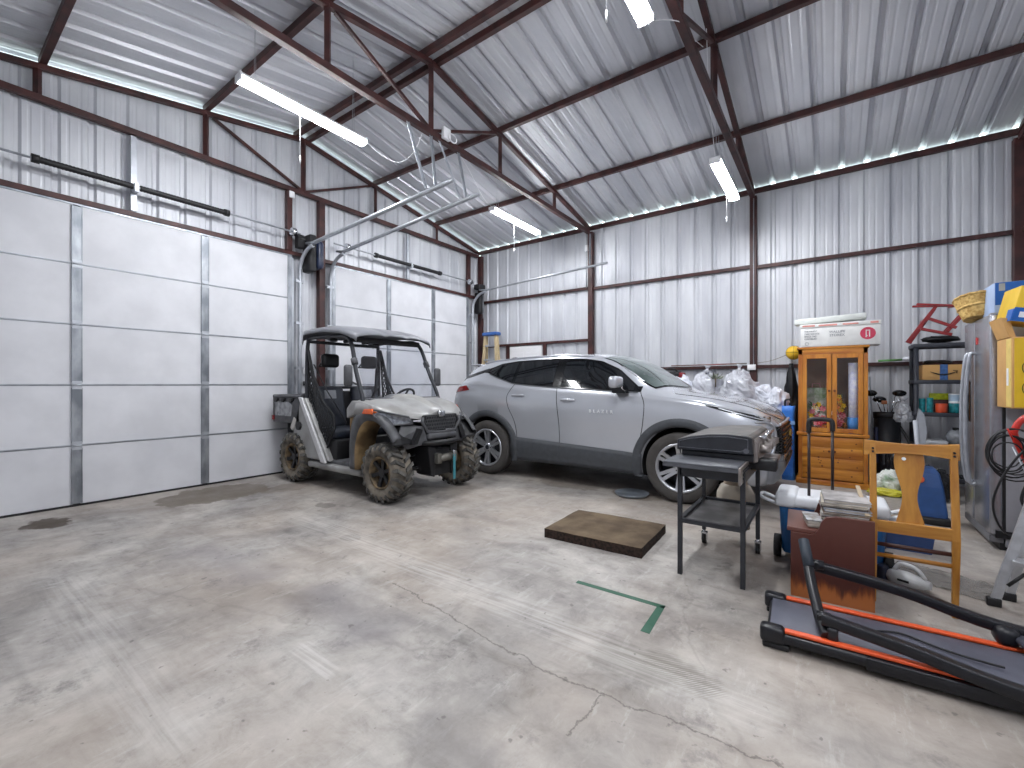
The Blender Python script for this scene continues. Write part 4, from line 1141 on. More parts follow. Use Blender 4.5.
for a, b in (((X0, Y0), (X1, Y0)), ((X1, Y0), (X1, Y1)), ((X1, Y1), (X0, Y1)), ((X0, Y1), (X0, Y0))):
    mb.bar((*a, .385), (*b, .385), .028, .03)
mb.build('lower_frame', GB, g)
mb = MB(); mb.box(X0, X1, Y0+.0, Y1, .375, .380); mb.build('lower_shelf', M_('greasy_shelf', (150, 148, 146), .4, .2, var=.3, scale=3.5, rgb2=(84, 82, 82)), g)
mb = MB()
for a, b in (((X0, Y0), (X1, Y0)), ((X1, Y0), (X1, Y1)), ((X1, Y1), (X0, Y1)), ((X0, Y1), (X0, Y0))):
    mb.bar((*a, .735), (*b, .735), .03, .07)
mb.build('upper_frame', GB, g)
mb = MB(); mb.rbox(-.285, .19, -.48, -.12, .798, .814, .006); mb.box(-.285, .19, -.48, -.472, .778, .80); mb.build('side_shelf', M_('side_shelf_grey', (92, 94, 100), .38, .2, var=.15, scale=8), g)
mb = MB(); mb.box(.19, .205, -.48, -.12, .70, .81)
mb.build('slotted_end', GST, g, bevel=.003)
mb = MB()
for k in range(4):
    for q in range(3): mb.rbox(.204, .208, -.40+.07*k, -.355+.07*k, .725+.025*q, .738+.025*q, .003)
mb.build('vent_slots', BLACKP, g)
mb = MB(); mb.rbox(-.25, .25, -.14, .70, .80, .855, .012); fb = mb.build('firebox', GB, g)
# hood: closed lid, profile in x-z, extruded along y
pr = [(-.275, .86), (-.272, .935), (-.18, .962), (-.05, .985), (.08, .995), (.20, .990), (.235, .975), (.24, .86)]
mb = MB(); mb.prism(pr, -.17, .70, 'y'); hd = mb.build('hood', GT, g, bevel=.012)
mb = MB(); mb.prism([(x*.985, z) for x, z in pr], -.184, -.168, 'y'); sd = mb.build('hood_side', GB, hd, bevel=.006)
mb = MB(); mb.tube([(-.255, -.186, .880), (-.252, -.186, .925), (-.17, -.186, .948), (-.05, -.186, .968), (.08, -.186, .976), (.205, -.186, .966), (.205, -.186, .900), (.16, -.186, .878)], .0025, n=5, closed=True); mb.cyl((.195, -.19, .885), (.195, -.183, .885), .018, n=14); mb.build('pressed_edge', M_('pressed_edge_grey', (96, 98, 106), .4), hd)
mb = MB(); mb.prism([(.235, .80), (.262, .81), (.262, .935), (.238, .97)], -.15, .70, 'y'); cp = mb.build('control_panel', GST, g, bevel=.005)
for y in (.0, .20, .40, .60):
    mb = MB(); mb.cyl((.262, y, .885), (.315, y, .888), .034, .028, n=16); mb.box(.31, .325, y-.006, y+.006, .865, .91); mb.build('control_knob', GST, cp)
mb = MB()
for y in (.08, .58): mb.cyl((.23, y, .958), (.28, y, .965), .008, n=8)
mb.cyl((.28, .04, .965), (.28, .62, .965), .012, n=10); mb.build('lid_handle', CHROME, hd)
mb = MB(); mb.rbox(.20, .37, -.12, .02, .75, .825, .008); mb.build('grease_box', BLACKP, g)
mb = MB(); mb.rbox(.22, .34, .12, .62, .745, .775, .008); mb.build('front_tray', GST, g)
mb = MB(); mb.cyl((-.10, Y1-.02, .70), (.22, Y1-.02, .70), .02, n=10); mb.tube(smoothpath([(.1, .2, .70), (.05, .3, .60), (.0, .38, .58), (-.02, .42, .62)], 6), .008, n=6); mb.build('gas_pipe', BLACKP, g)
# propane tank
TK = M_('tank_cream', (205, 196, 182), .45, var=.2, scale=5, rgb2=(176, 160, 138))
t = thing('propane_tank', 'cream propane tank with a wide collar hanging behind the griddle stand', 'gas tank', (-.655, 4.17, .02))
mb = MB(); mb.lathe([(0, .17), (.10, .18), (.142, .22), (.148, .30), (.146, .40), (.115, .465), (.06, .495), (0, .50)], n=32); mb.build('tank_body', TK, t)
mb = MB(); mb.lathe([(.105, .11), (.11, .11), (.11, .20), (.10, .20)], n=28, closed=True); mb.build('foot_ring', TK, t)
mb = MB(); mb.lathe([(.09, .45), (.095, .58), (.088, .58), (.084, .45)], n=24, closed=True); mb.build('collar', M_('tank_collar', (178, 160, 140), .5, var=.2), t)
mb = MB(); mb.cyl((0, 0, .5), (0, 0, .57), .02, n=10); mb.cyl((0, 0, .57), (0, 0, .59), .035, n=12); mb.build('valve', M_('brass', (170, 140, 80), .35, metal=.9), t)

# cooler
BLU = M_('cooler_blue', (28, 92, 150), .38, var=.06, scale=4); CWH = M_('cooler_white', (232, 235, 240), .4, var=.03)
c = thing('cooler', 'blue wheeled cooler with white lid and raised black pull handle, behind the brown desk', 'cooler', (.0, 4.14, 0))
mb = MB(); rows = []
for z, k in ((.05, .92), (.08, .95), (.40, 1.0), (.415, 1.0)):
    rows.append([Vector((x*k, y*k, z)) for x, y in ((-.32, -.15), (-.30, -.17), (.30, -.17), (.32, -.15), (.32, .15), (.30, .17), (-.30, .17), (-.32, .15))])
mb.grid(rows, False, True, True); mb.build('cooler_body', BLU, c, bevel=.01)
mb = MB(); mb.rbox(-.34, .34, -.19, .19, .41, .50, .03, seg=3); mb.rbox(-.345, -.20, -.195, .195, .405, .515, .03, seg=3); mb.build('lid', CWH, c)
for s in (-1, 1):
    mb = MB(); mb.tube(smoothpath([(s*.33, -.08, .40), (s*.44, -.08, .44), (s*.46, 0, .445), (s*.44, .08, .44), (s*.33, .08, .40)], 4), .014, n=8); mb.build('side_handle', CWH, c)
for x in (-.335, .335):
    mb = MB(); mb.cyl((x-.022, -.10, .085), (x+.022, -.10, .085), .085, n=24); w_ = mb.build('wheel', RUBBER, c)
    mb = MB(); mb.cyl((x-.026, -.10, .085), (x+.026, -.10, .085), .035, n=16); mb.build('wheel_hub', M_('wheel_hub_grey', (120, 122, 126), .5), w_)
mb = MB(); mb.box(-.25, .25, .09, .13, 0, .055); mb.build('foot', BLACKP, c)
for x in (-.13, .015): mb = MB(); mb.cyl((x, -.10, .42), (x, -.10, 1.04), .010, n=8); mb.build('handle_rod', M_('handle_dark_brown', (44, 30, 30), .45), c)
mb = MB(); mb.tube(smoothpath([(-.13, -.10, .98), (-.13, -.10, 1.055), (-.115, -.10, 1.08), (-.058, -.10, 1.085), (.0, -.10, 1.08), (.015, -.10, 1.055), (.015, -.10, 1.0)], 4), .017, n=10); mb.build('handle_grip', BLACKP, c)

# brown desk panel
MAH = M_('worn_mahogany_stain', (84, 48, 42), .32, var=.3, scale=3, rgb2=(64, 34, 30), stretch=(3, 1, .6), coat=.2)
RAW = M_('bare_orange_wood', (176, 104, 52), .6, var=.3, scale=9, rgb2=(110, 60, 34), stretch=(4, 1, .5))
def two_tone():
    m = bpy.data.materials.new('peeling_mahogany'); m.use_nodes = True; nt = m.node_tree; N = nt.nodes; L = nt.links; b = N['Principled BSDF']
    tc = N.new('ShaderNodeTexCoord'); sp = N.new('ShaderNodeSeparateXYZ'); L.new(tc.outputs['Object'], sp.inputs[0])
    mp = N.new('ShaderNodeMapping'); mp.inputs['Scale'].default_value = (9, 1, 1.2); L.new(tc.outputs['Object'], mp.inputs[0])
    n = N.new('ShaderNodeTexNoise'); n.inputs['Scale'].default_value = 3; n.inputs['Detail'].default_value = 7; L.new(mp.outputs[0], n.inputs[0])
    a = N.new('ShaderNodeMath'); a.operation = 'MULTIPLY_ADD'; L.new(n.outputs['Fac'], a.inputs[0]); a.inputs[1].default_value = .22; L.new(sp.outputs['Z'], a.inputs[2])
    r = N.new('ShaderNodeValToRGB'); e = r.color_ramp.elements; e[0].position = .17; e[0].color = lin((170, 100, 52)); e[1].position = .235; e[1].color = lin((76, 42, 37))
    x = e.new(.205); x.color = lin((116, 62, 38)); x = e.new(.55); x.color = lin((92, 52, 44))
    L.new(a.outputs[0], r.inputs[0]); L.new(r.outputs[0], b.inputs['Base Color']); b.inputs['Roughness'].default_value = .35
    return m
PEEL = two_tone()
d = thing('desk', 'dark brown wooden desk with a curved side panel, magazines stacked on it', 'desk', (0, 3.35, 0), radians(3))
pr = [(-.205, 0), (-.205, .405), (-.10, .405), (-.075, .415), (-.055, .45), (-.045, .49), (-.02, .525), (.03, .535), (.215, .535), (.215, 0)]
mb = MB(); mb.prism(pr, -.012, .012, 'y'); mb.build('side_panel', PEEL, d, bevel=.002)
mb = MB(); mb.prism(pr, .49, .514, 'y'); mb.build('side_panel', PEEL, d, bevel=.002)
mb = MB(); mb.box(-.225, .20, .0125, .489, .405, .430); mb.build('desk_top', M_('desk_top_brown', (112, 72, 64), .35, var=.1, scale=4), d, bevel=.003)
mb = MB(); mb.box(-.19, -.17, .012, .49, .04, .40); mb.build('front_panel', MAH, d)
mb = MB(); mb.box(.195, .213, .012, .49, .05, .50); mb.build('back_panel', MAH, d)
# magazines, one thing each
cols = [(214, 208, 198), (124, 122, 126), (206, 200, 194), (84, 70, 66), (234, 232, 230), (160, 132, 110), (206, 212, 224), (108, 98, 94), (222, 212, 194), (190, 188, 188)]
names = ['bottom magazine of the stack, off-white', 'grey magazine second from the bottom of the stack', 'pale magazine third from the bottom of the stack', 'dark brown covered magazine in the lower half of the stack', 'white magazine in the middle of the stack',
         'tan magazine just above the middle of the stack', 'bluish white magazine in the upper half of the stack', 'taupe magazine third from the top of the stack', 'cream magazine second from the top of the stack', 'light grey magazine on top of the stack']
z = .432
for i, (c_, lb) in enumerate(zip(cols, names)):
    h = .016 if i % 3 else .021
    o = thing('magazine', lb + ' on the brown desk', 'magazine', (.075+.008*random.uniform(-1, 1), 3.60+.01*random.uniform(-1, 1), z), radians(3+random.uniform(-3, 3)), 'magazines stacked on the desk')
    pm = M_('magazine_pages', (214, 208, 198), .8, var=.25, scale=60, stretch=(.2, .2, 8), rgb2=(150, 140, 128))
    mb = MB(); mb.box(-.115, .112, -.155, .155, .0042, h-.0042); mb.build('pages', pm, o)
    mb = MB(); cm = M_('magazine_cover_%d' % i, c_, .35, var=.25, scale=14)
    mb.prism([(-.12, 0), (.117, 0), (.117, .004), (-.1165, .004), (-.1165, h-.004), (.117, h-.004), (.117, h), (-.12, h)], -.158, .158, 'y'); mb.build('cover', cm, o)
    z += h+.0008
for i, (dx, lb) in enumerate(((0, 'thin magazine leaning over the low end of the desk beside the stack'),)):
    o = thing('magazine', lb, 'magazine', (-.085, 3.50, .432), radians(10), 'magazines stacked on the desk')
    mb = MB(); mb.rbox(-.05, .03, -.10, .10, .0, .045, .01); mb.build('pages', pm, o); mb = MB(); mb.rbox(-.055, .035, -.105, .105, .045, .052, .002); mb.build('cover', M_('magazine_cover_x', (196, 200, 208), .3, var=.3, scale=20, rgb2=(120, 110, 96)), o)
mb = MB(); mb.bar((0, 0, 0), (-.035, .33, .118), .022, .012); o = mb.build('wood_stick', M_('pale_stick', (190, 172, 146), .6)); o.location = (.185, 3.43, .545)
tag(o, 'pale wooden stick leaning on the right edge of the magazine stack', 'stick')

# oak chair frame
OAK = M_('golden_oak', (188, 134, 58), .42, var=.25, scale=4, rgb2=(156, 102, 38), stretch=(1, 6, 6), coat=.2)
OAKV = M_('golden_oak_upright', (186, 132, 56), .42, var=.25, scale=4, rgb2=(154, 100, 38), stretch=(6, 6, 1), coat=.2)
ch = thing('chair_frame', 'golden oak dining chair frame without a seat, standing behind the desk and treadmill', 'chair', (.20, 3.525, 0), radians(2))
for x in (.018, .385):
    mb = MB(); rows = []
    for z, y, w in ((0, .02, .014), (.25, .0, .016), (.45, -.01, .018), (.7, .015, .017), (.985, .05, .016)):
        rows.append([Vector((x-w, y-.015, z)), Vector((x+w, y-.015, z)), Vector((x+w, y+.015, z)), Vector((x-w, y+.015, z))])
    mb.grid(rows, False, True, True); lg = mb.build('leg', OAKV, ch, bevel=.004)
    for z in (.93, .95): mb = MB(); mb.cyl((x, .015, z), (x, .028+.02, z), .006, n=8); mb.build('screw_hole', BLACKP, lg)
mb = MB(); rows = []
for i in range(13):
    u = i/12; x = lerp(-.025, .41, u); dz = .022*sin(pi*u)
    rows.append([Vector((x, .028, .905+dz)), Vector((x, .05, .905+dz)), Vector((x, .058, 1.0-.015*sin(pi*u))), Vector((x, .036, 1.0-.015*sin(pi*u)))])
mb.grid(rows, False, True, True); mb.build('crest_rail', OAK, ch, bevel=.003)
mb = MB(); rows = []
for i in range(15):
    u = i/14; z = lerp(.50, .935, u); w = .052 + .018*cos(u*pi*2.1+.6) ; y = lerp(.0, .045, u)
    rows.append([Vector((.19-w, y, z)), Vector((.19+w, y, z)), Vector((.19+w, y+.012, z)), Vector((.19-w, y+.012, z))])
mb.grid(rows, False, True, True); sp_ = mb.build('back_splat', OAKV, ch)
mb = MB(); mb.cyl((.165, .03, .895), (.165, .045, .895), .010, n=12); mb.build('paint_chip', CWH, sp_)
mb = MB(); mb.box(.012, .375, -.02, .005, .445, .515); mb.build('seat_rail', OAK, ch, bevel=.003)
mb = MB(); mb.cyl((.01, .005, .365), (.38, .005, .365), .012, n=10); mb.build('stretcher', M_('dark_stretcher', (70, 40, 34), .5), ch)
mb = MB(); mb.cyl((.01, .0, .30), (.38, .0, .30), .013, n=10); mb.build('stretcher', OAK, ch)

# treadmill
TB = M_('treadmill_black', (26, 27, 33), .35, var=.1); BELT = M_('treadmill_belt', (96, 98, 110), .5, var=.15, scale=6, rgb2=(82, 84, 96), bump=.1, bscale=200)
ORG = M_('treadmill_orange', (230, 92, 48), .4, var=.05)
tm = thing('treadmill', 'folding treadmill with orange side rails lying flat at the lower right', 'treadmill', (-.265, 2.605, 0), radians(3))
L_ = 1.62
mb = MB(); mb.rbox(.0, L_, -.015, .455, .035, .085, .015); mb.build('deck', TB, tm)
mb = MB(); mb.rbox(.012, L_-.05, .045, .395, .083, .094, .004); bl = mb.build('running_belt', BELT, tm)
mb = MB()
for k in range(6): mb.tube([(.56+.03*k, .20, .0945), (.60+.03*k, .26, .0945)], .0012, n=4)
mb.build('belt_print', M_('belt_print_grey', (120, 122, 132), .5), bl)
for y in (0, .41):
    mb = MB(); mb.rbox(.08, L_-.1, y, y+.035, .088, .104, .004); mb.build('side_rail', ORG, tm)
    mb = MB(); mb.rbox(-.03, .08, y-.022, y+.052, .028, .112, .02, seg=3); e = mb.build('end_cap', TB, tm)
    mb = MB(); mb.rbox(-.02, .10, y-.01, y+.04, 0, .03, .008); mb.build('rubber_foot', BLACKP, e)
mb = MB(); mb.rbox(.4, L_, -.02, .0, .025, .085, .006); mb.build('skirt', TB, tm)
mb = MB(); mb.rbox(L_-.12, L_-.02, .02, .42, 0, .04, .01); mb.build('front_foot', TB, tm)
# handrail arms folded down over the deck
def arm(pts, r): mb = MB(); mb.tube(smoothpath(pts, 6), r, sect=[(-.8, -1), (.8, -1), (1, -.6), (1, .6), (.8, 1), (-.8, 1), (-1, .6), (-1, -.6)]); return mb.build('folding_arm', TB, tm, bevel=.002)
arm([(.235, .06, .185), (.55, .02, .155), (.90, -.04, .115), (1.45, -.07, .10)], .026)
arm([(.22, .47, .30), (.6, .475, .25), (.95, .475, .17), (1.45, .47, .14)], .026)
mb = MB(); mb.tube(smoothpath([(.165, .50, .42), (.175, .46, .38), (.20, .30, .25), (.235, .10, .145), (.255, .03, .115)], 6), .026, n=12); hb = mb.build('handlebar', TB, tm)
mb = MB(); mb.tube([(.165, .505, .425), (.19, .38, .315)], .0285, n=12); mb.build('foam_grip', M_('foam_grip', (44, 52, 62), .6), hb)
for p in ((.225, .11, .17), (.21, .44, .32)):
    mb = MB(); mb.cyl((p[0]-.01, p[1], p[2]), (p[0]+.05, p[1], p[2]), .026, n=12); mb.cyl((p[0]+.01, p[1]-.03, p[2]), (p[0]+.01, p[1]+.03, p[2]), .018, n=10); mb.build('pivot_knob', TB, tm)
mb = MB(); mb.rbox(.255, .30, .02, .10, .09, .16, .01); mb.build('pivot_bracket', TB, tm)
mb = MB(); mb.rbox(.98, 1.60, .06, .45, .125, .165, .03, Matrix.Translation((0, .0, 0))); mb.v = [Vector((v.x + (.10*(1-(v.y-.06)/.39) if v.x < 1.2 else 0), v.y, v.z)) for v in mb.v]
mb.build('console', M_('console_grey', (64, 66, 76), .4), tm)
mb = MB(); mb.rbox(.93, 1.02, .40, .50, .10, .19, .03); mb.build('arm_joint', TB, tm)
cord('black power cable lying along the treadmill deck', [(.16, 2.86, .102), (.28, 2.92, .103), (.42, 2.86, .105), (.52, 2.83, .108), (.62, 2.82, .11)], .005, BLACKP, 'power_cable')

# aluminium step ladder
ALU = M_('aluminium', (196, 198, 202), .35, .6, var=.1, scale=20); 
ld = thing('step_ladder', 'small aluminium step ladder cut off by the right edge of the photo', 'ladder', (.96, 3.91, 0))
def rail(name, a, b, w=.045, h=.022):
    mb = MB(); mb.bar(a, b, w, h, (0, 1, .1)); r_ = mb.build(name, ALU, ld, bevel=.003)
    mb = MB(); mb.rbox(a[0]-.034, a[0]+.030, a[1]-.02, a[1]+.02, 0, .05, .006); mb.build('rubber_foot', BLACKP, r_)
fl0, fl1, fr0, fr1 = Vector((-.15, -.02, .02)), Vector((.16, .06, 1.25)), Vector((.27, -.20, .02)), Vector((.40, -.06, 1.25))
rail('side_rail', fl0, fl1); rail('side_rail', fr0, fr1)
rail('rear_rail', Vector((-.055, .13, .02)), Vector((.17, .10, 1.22)), .04, .02); rail('rear_rail', Vector((.36, -.02, .02)), Vector((.42, .0, 1.22)), .04, .02)
for k in range(4):
    t_ = (k+1)*.225; a = fl0.lerp(fl1, t_); b_ = fr0.lerp(fr1, t_)
    mb = MB(); mb.add([a+Vector((0, -.04, 0)), b_+Vector((0, -.04, 0)), b_+Vector((.03, .06, 0)), a+Vector((.03, .06, 0)), a+Vector((0, -.04, -.025)), b_+Vector((0, -.04, -.025)), b_+Vector((.03, .06, -.025)), a+Vector((.03, .06, -.025))], [(0,1,2,3),(7,6,5,4),(0,4,5,1),(1,5,6,2),(2,6,7,3),(3,7,4,0)]); mb.build('step', ALU, ld, bevel=.003)
mb = MB(); mb.tube([fl0.lerp(fl1, .10)+Vector((.02, -.03, 0)), fl0.lerp(fl1, .17)+Vector((.07, -.03, 0))], .009, n=6); mb.build('step_brace', BLACKP, ld)
mb = MB(); mb.rbox(.12, .48, -.10, .14, 1.24, 1.28, .01); mb.build('top_cap', M_('ladder_cap_black', (38, 38, 42), .5), ld)

# steel rack just out of frame carrying the cartons
rk = thing('storage_rack', 'grey steel rack against the right wall under the yellow cartons', 'rack', (1.36, 4.66, 0))
for x in (.02, .46):
    for y in (.04, .48): mb = MB(); mb.box(x-.02, x+.02, y-.02, y+.02, 0, 1.15); mb.build('upright', STEEL, rk)
for z in (.2, .68, 1.15): mb = MB(); mb.box(0, .48, .02, .51, z, z+.015); mb.build('shelf', STEEL, rk)
YEL = M_('yellow_carton', (224, 184, 36), .5, var=.05); CARD = M_('tan_cardboard', (206, 160, 100), .75, var=.08, scale=5); CBLUE = M_('carton_blue', (20, 92, 176), .45, var=.05); CWHI = M_('carton_pale_blue', (170, 190, 222), .5, var=.06)
INK = M_('black_print', (40, 38, 34), .6)
b = thing('carton', 'tall yellow printed carton standing by the refrigerator side', 'box', (1.09, 4.80, 1.168), group='yellow cartons by the refrigerator')
mb = MB(); mb.rbox(.0, .62, .0, .36, 0, .53, .006); mb.build('carton_body', CARD, b)
mb = MB(); mb.box(.012, .62, -.003, .001, .01, .52); mb.build('printed_face', YEL, b)
mb = MB(); mb.box(-.003, .001, .01, .12, .01, .52); mb.build('printed_edge', M_('yellow_pale_carton', (232, 204, 120), .5), b)
mb = MB(); mb.box(-.006, -.002, .06, .10, .17, .30); mb.build('shipping_label', WHITEP, b)
for z in (.15, .30):
    mb = MB(); mb.tube([(.085+.035*cos(k*pi/8), -.005, z+.05*sin(k*pi/8)) for k in range(16)], .003, n=4, closed=True); mb.build('printed_ring', INK, b)
for z in (.08, .22, .37): mb = MB(); mb.rbox(.07, .10, -.006, -.002, z, z+.022, .004); mb.build('printed_mark', INK, b)
b = thing('carton', 'yellow and blue carton tipped on top of the tall yellow carton', 'box', (1.10, 4.78, 1.712), 0, 'yellow cartons by the refrigerator')
mb = MB(); Mr = Matrix.Rotation(radians(12), 4, 'Y') @ Matrix.Rotation(radians(4), 4, 'Z')
Mr = Matrix.Translation((-.02, 0, .105)) @ Mr
mb.rbox(0, .5, 0, .30, 0, .26, .006, Mr); mb.build('carton_body', YEL, b)
mb = MB(); mb.box(.0, .5, -.004, .001, .0, .10, Mr); mb.box(-.004, .001, .0, .10, .0, .09, Mr); mb.build('blue_band', CBLUE, b)
mb = MB(); mb.box(.06, .12, -.006, -.001, .12, .22, Mr); mb.build('printed_panel', INK, b)
mb = MB(); mb.box(.03, .09, -.008, -.003, .03, .07, Mr); mb.build('printed_letters', WHITEP, b)
mb = MB(); mb.prism([(0, 0), (.035, 0), (.0, .14), (-.045, .15)], 0, .30, 'y'); o = mb.build('cardboard_flap', CARD); o.location = (1.085, 4.84, 1.70); tag(o, 'open tan cardboard flap standing up behind the yellow cartons', 'cardboard')

# hand truck with hose
RED = M_('red_painted_tube', (206, 44, 32), .35, var=.1, coat=.2)
ht = thing('hand_truck', 'red tube hand truck leaning at the right edge, hung with black hose', 'hand truck', (1.0, 4.42, 0))
mb = MB(); mb.tube(smoothpath([(.26, .02, .10), (.20, .01, .45), (.10, .0, .75), (.02, .0, .98), (.02, 0, 1.05), (.06, .0, 1.12), (.16, .0, 1.165), (.30, .0, 1.17), (.42, 0, 1.12), (.46, 0, 1.0), (.47, .02, .10)], 5), .020, n=10); mb.build('frame_tube', RED, ht)
for z in (.35, .70): mb = MB(); mb.tube([(.17+(.06 if z < .5 else -.03), .01, z), (.46, .01, z)], .012, n=8); mb.build('cross_bar', RED, ht)
mb = MB(); mb.box(.22, .52, -.22, .02, .012, .02); mb.build('toe_plate', RED, ht)
for x in (.20, .54): mb = MB(); mb.cyl((x-.025, .12, .12), (x+.025, .12, .12), .12, n=24); mb.build('wheel', RUBBER, ht)
mb = MB(); mb.cyl((.18, .12, .12), (.56, .12, .12), .012, n=8); mb.build('axle', STEEL, ht)
hs = thing('hose_coil', 'coiled black cable and hose hung on the red hand truck', 'hose', (.985, 4.36, .88), group='hoses on the hand truck')
mb = MB()
pts = []
for k in range(12*8):
    a = k*pi/6; q_ = k//12; r = .075+.0085*((q_*5) % 8); pts.append((.0+.010*((q_*3) % 5-2)+r*cos(a), .010*sin(k*1.7)+.006*q_-.03, .012*((q_*7) % 4-1.5)+r*1.3*sin(a)))
mb.tube(smoothpath(pts, 2), .0048, n=6); mb.build('coil_loops', BLACKP, hs)
mb = MB(); mb.tube(smoothpath([(.18, -.03, .12), (.06, -.05, .05), (-.05, -.06, -.15), (-.095, -.06, -.35), (-.04, -.06, -.52), (.10, -.05, -.55)], 6), .007, n=6); mb.build('hanging_loop', BLACKP, hs)
mb = MB(); mb.tube(smoothpath([(.24, -.02, -.05), (.10, -.04, -.12), (.04, -.05, -.26), (.05, -.05, -.34), (.10, -.05, -.42), (.18, -.04, -.45)], 6), .009, n=6); mb.tube([(.05, -.05, -.32), (.09, -.05, -.41), (.13, -.045, -.44)], .016, n=8); mb.build('spray_line', BLACKP, hs)
mb = MB(); mb.tube([(.0, -.03, .05), (.12, -.03, -.28), (.22, -.03, -.45)], .004, n=5); mb.build('steel_wand', STEEL, hs)
mb = MB(); mb.tube([(.005, -.02, .10), (-.02, -.02, .17)], .006, n=5); mb.build('red_tag', RED, hs)
# ---------------------------------------------------------------- refrigerator corner
SS = M_('brushed_stainless', (168, 169, 176), .27, metal=.75, var=.06, scale=2, stretch=(1, 1, 12))
SSS = M_('fridge_side_grey', (150, 150, 156), .5, var=.05)
fr = thing('refrigerator', 'stainless side by side refrigerator against the right end wall', 'refrigerator', (1.06, 5.21, 0))
mb = MB(); mb.rbox(.09, .80, .0, .83, .03, 1.90, .008); mb.build('cabinet', SSS, fr)
mb = MB(); mb.box(.06, .80, .02, .81, .0, .06); mb.build('base', BLACKP, fr)
mb = MB(); mb.box(.075, .092, .005, .825, .10, 1.89); mb.build('door_gasket', BLACKP, fr)
for y0, y1 in ((.0, .475), (.485, .83)):
    mb = MB(); mb.rbox(.0, .075, y0, y1, .12, 1.92, .012, seg=3); dr = mb.build('door', SS, fr)
    yy = .42 if y0 < .1 else .55
    mb = MB(); mb.tube(smoothpath([(.0, yy, 1.62), (-.04, yy, 1.60), (-.065, yy, 1.3), (-.07, yy, 1.0), (-.065, yy, .75), (-.04, yy, .48), (.0, yy, .46)], 6), .015, n=10); mb.build('handle', M_('satin_handle', (176, 180, 188), .35, metal=.5), dr)
mb = MB(); mb.rbox(-.004, .002, .60, .76, 1.00, 1.38, .002); mb.build('ice_dispenser', BLACKG, fr)
mb = MB(); mb.box(.0, .08, .01, .82, .06, .115); mb.build('kick_grille', M_('kick_grey', (110, 110, 114), .5), fr)
for y in (.03, .76): mb = MB(); mb.rbox(.01, .12, y, y+.06, 1.90, 1.935, .006); mb.build('hinge_cover', SSS, fr)
mb = MB(); mb.box(.03, .13, -.006, .0, .10, .16); mb.build('lower_hinge', BLACKP, fr)
mb = MB(); mb.box(-.005, .0, .35, .40, 1.70, 1.76); mb.build('red_sticker', M_('red_sticker', (190, 60, 60), .5), fr)
# wicker basket
WICK = M_('wicker', (226, 194, 124), .7, var=.4, scale=40, rgb2=(178, 136, 72), bump=.5)
bk = thing('basket', 'tapered wicker basket tipped on top of the refrigerator', 'basket', (1.10, 5.72, 1.925))
Mt = Matrix.Translation((0, 0, .015)) @ Matrix.Rotation(radians(-9), 4, 'X')
mb = MB(); n = 64; rows = []
for i in range(15):
    u = i/14; row = []
    for j in range(n):
        a = 2*pi*j/n; wv = .004*(1 if (i+j//2) % 2 else -1); rx = lerp(.10, .16, u)+wv; ry = lerp(.14, .225, u)+wv
        row.append(Mt @ Vector((rx*cos(a), ry*sin(a), .185*u)))
    rows.append(row)
mb.grid(rows, True, True); mb.add(rows[0], [tuple(range(n))]); mb.build('woven_body', WICK, bk, solid=.006)
for z, r in ((.185, (.162, .228)), (.095, (.133, .187))):
    mb = MB(); mb.tube([Mt @ Vector((r[0]*cos(k*pi/16), r[1]*sin(k*pi/16), z+.004*(k % 2))) for k in range(32)], .011, n=6, closed=True); mb.build('rim' if z > .15 else 'band', WICK, bk)
mb = MB(); mb.tube([Mt @ Vector(p) for p in smoothpath([(-.07, .215, .18), (-.08, .26, .22), (0, .28, .23), (.08, .26, .22), (.07, .215, .18)], 5)], .010, n=6); mb.build('loop_handle', WICK, bk)
b = thing('carton', 'blue and white carton on top of the refrigerator, nearest the camera', 'box', (1.10, 5.28, 1.915))
mb = MB(); mb.rbox(0, .50, 0, .34, 0, .27, .004); mb.build('carton_body', CWHI, b)
mb = MB(); mb.box(.004, .50, -.004, -.001, .085, .268); mb.build('blue_face', CBLUE, b)
mb = MB(); mb.box(.025, .06, -.006, -.002, .20, .26); mb.build('paper_tag', M_('paper_tag', (170, 172, 170), .6), b)
# black plastic shelf
BS = M_('shelf_black_plastic', (54, 57, 66), .5, var=.1)
sh = thing('shelving_unit', 'black plastic shelving unit between the golf bag and the refrigerator', 'shelving', (.85, 7.38, 0))
SW, SD = .62, .40
for x in (.02, SW-.02):
    for y in (.02, SD-.02): mb = MB(); mb.cyl((x, y, 0), (x, y, 1.82), .024, n=12); mb.build('post', BS, sh)
for z in (.16, .55, .95, 1.35, 1.80):
    mb = MB()
    mb.rbox(-.01, SW+.01, -.01, .02, z, z+.05, .006); mb.rbox(-.01, SW+.01, SD-.02, SD+.01, z, z+.05, .006); mb.rbox(-.01, .02, 0, SD, z, z+.05, .006); mb.rbox(SW-.02, SW+.01, 0, SD, z, z+.05, .006)
    for k in range(12): mb.box(.02+k*(SW-.04)/12, .02+(k+.55)*(SW-.04)/12, .01, SD-.01, z+.036, z+.046)
    mb.build('shelf', BS, sh)
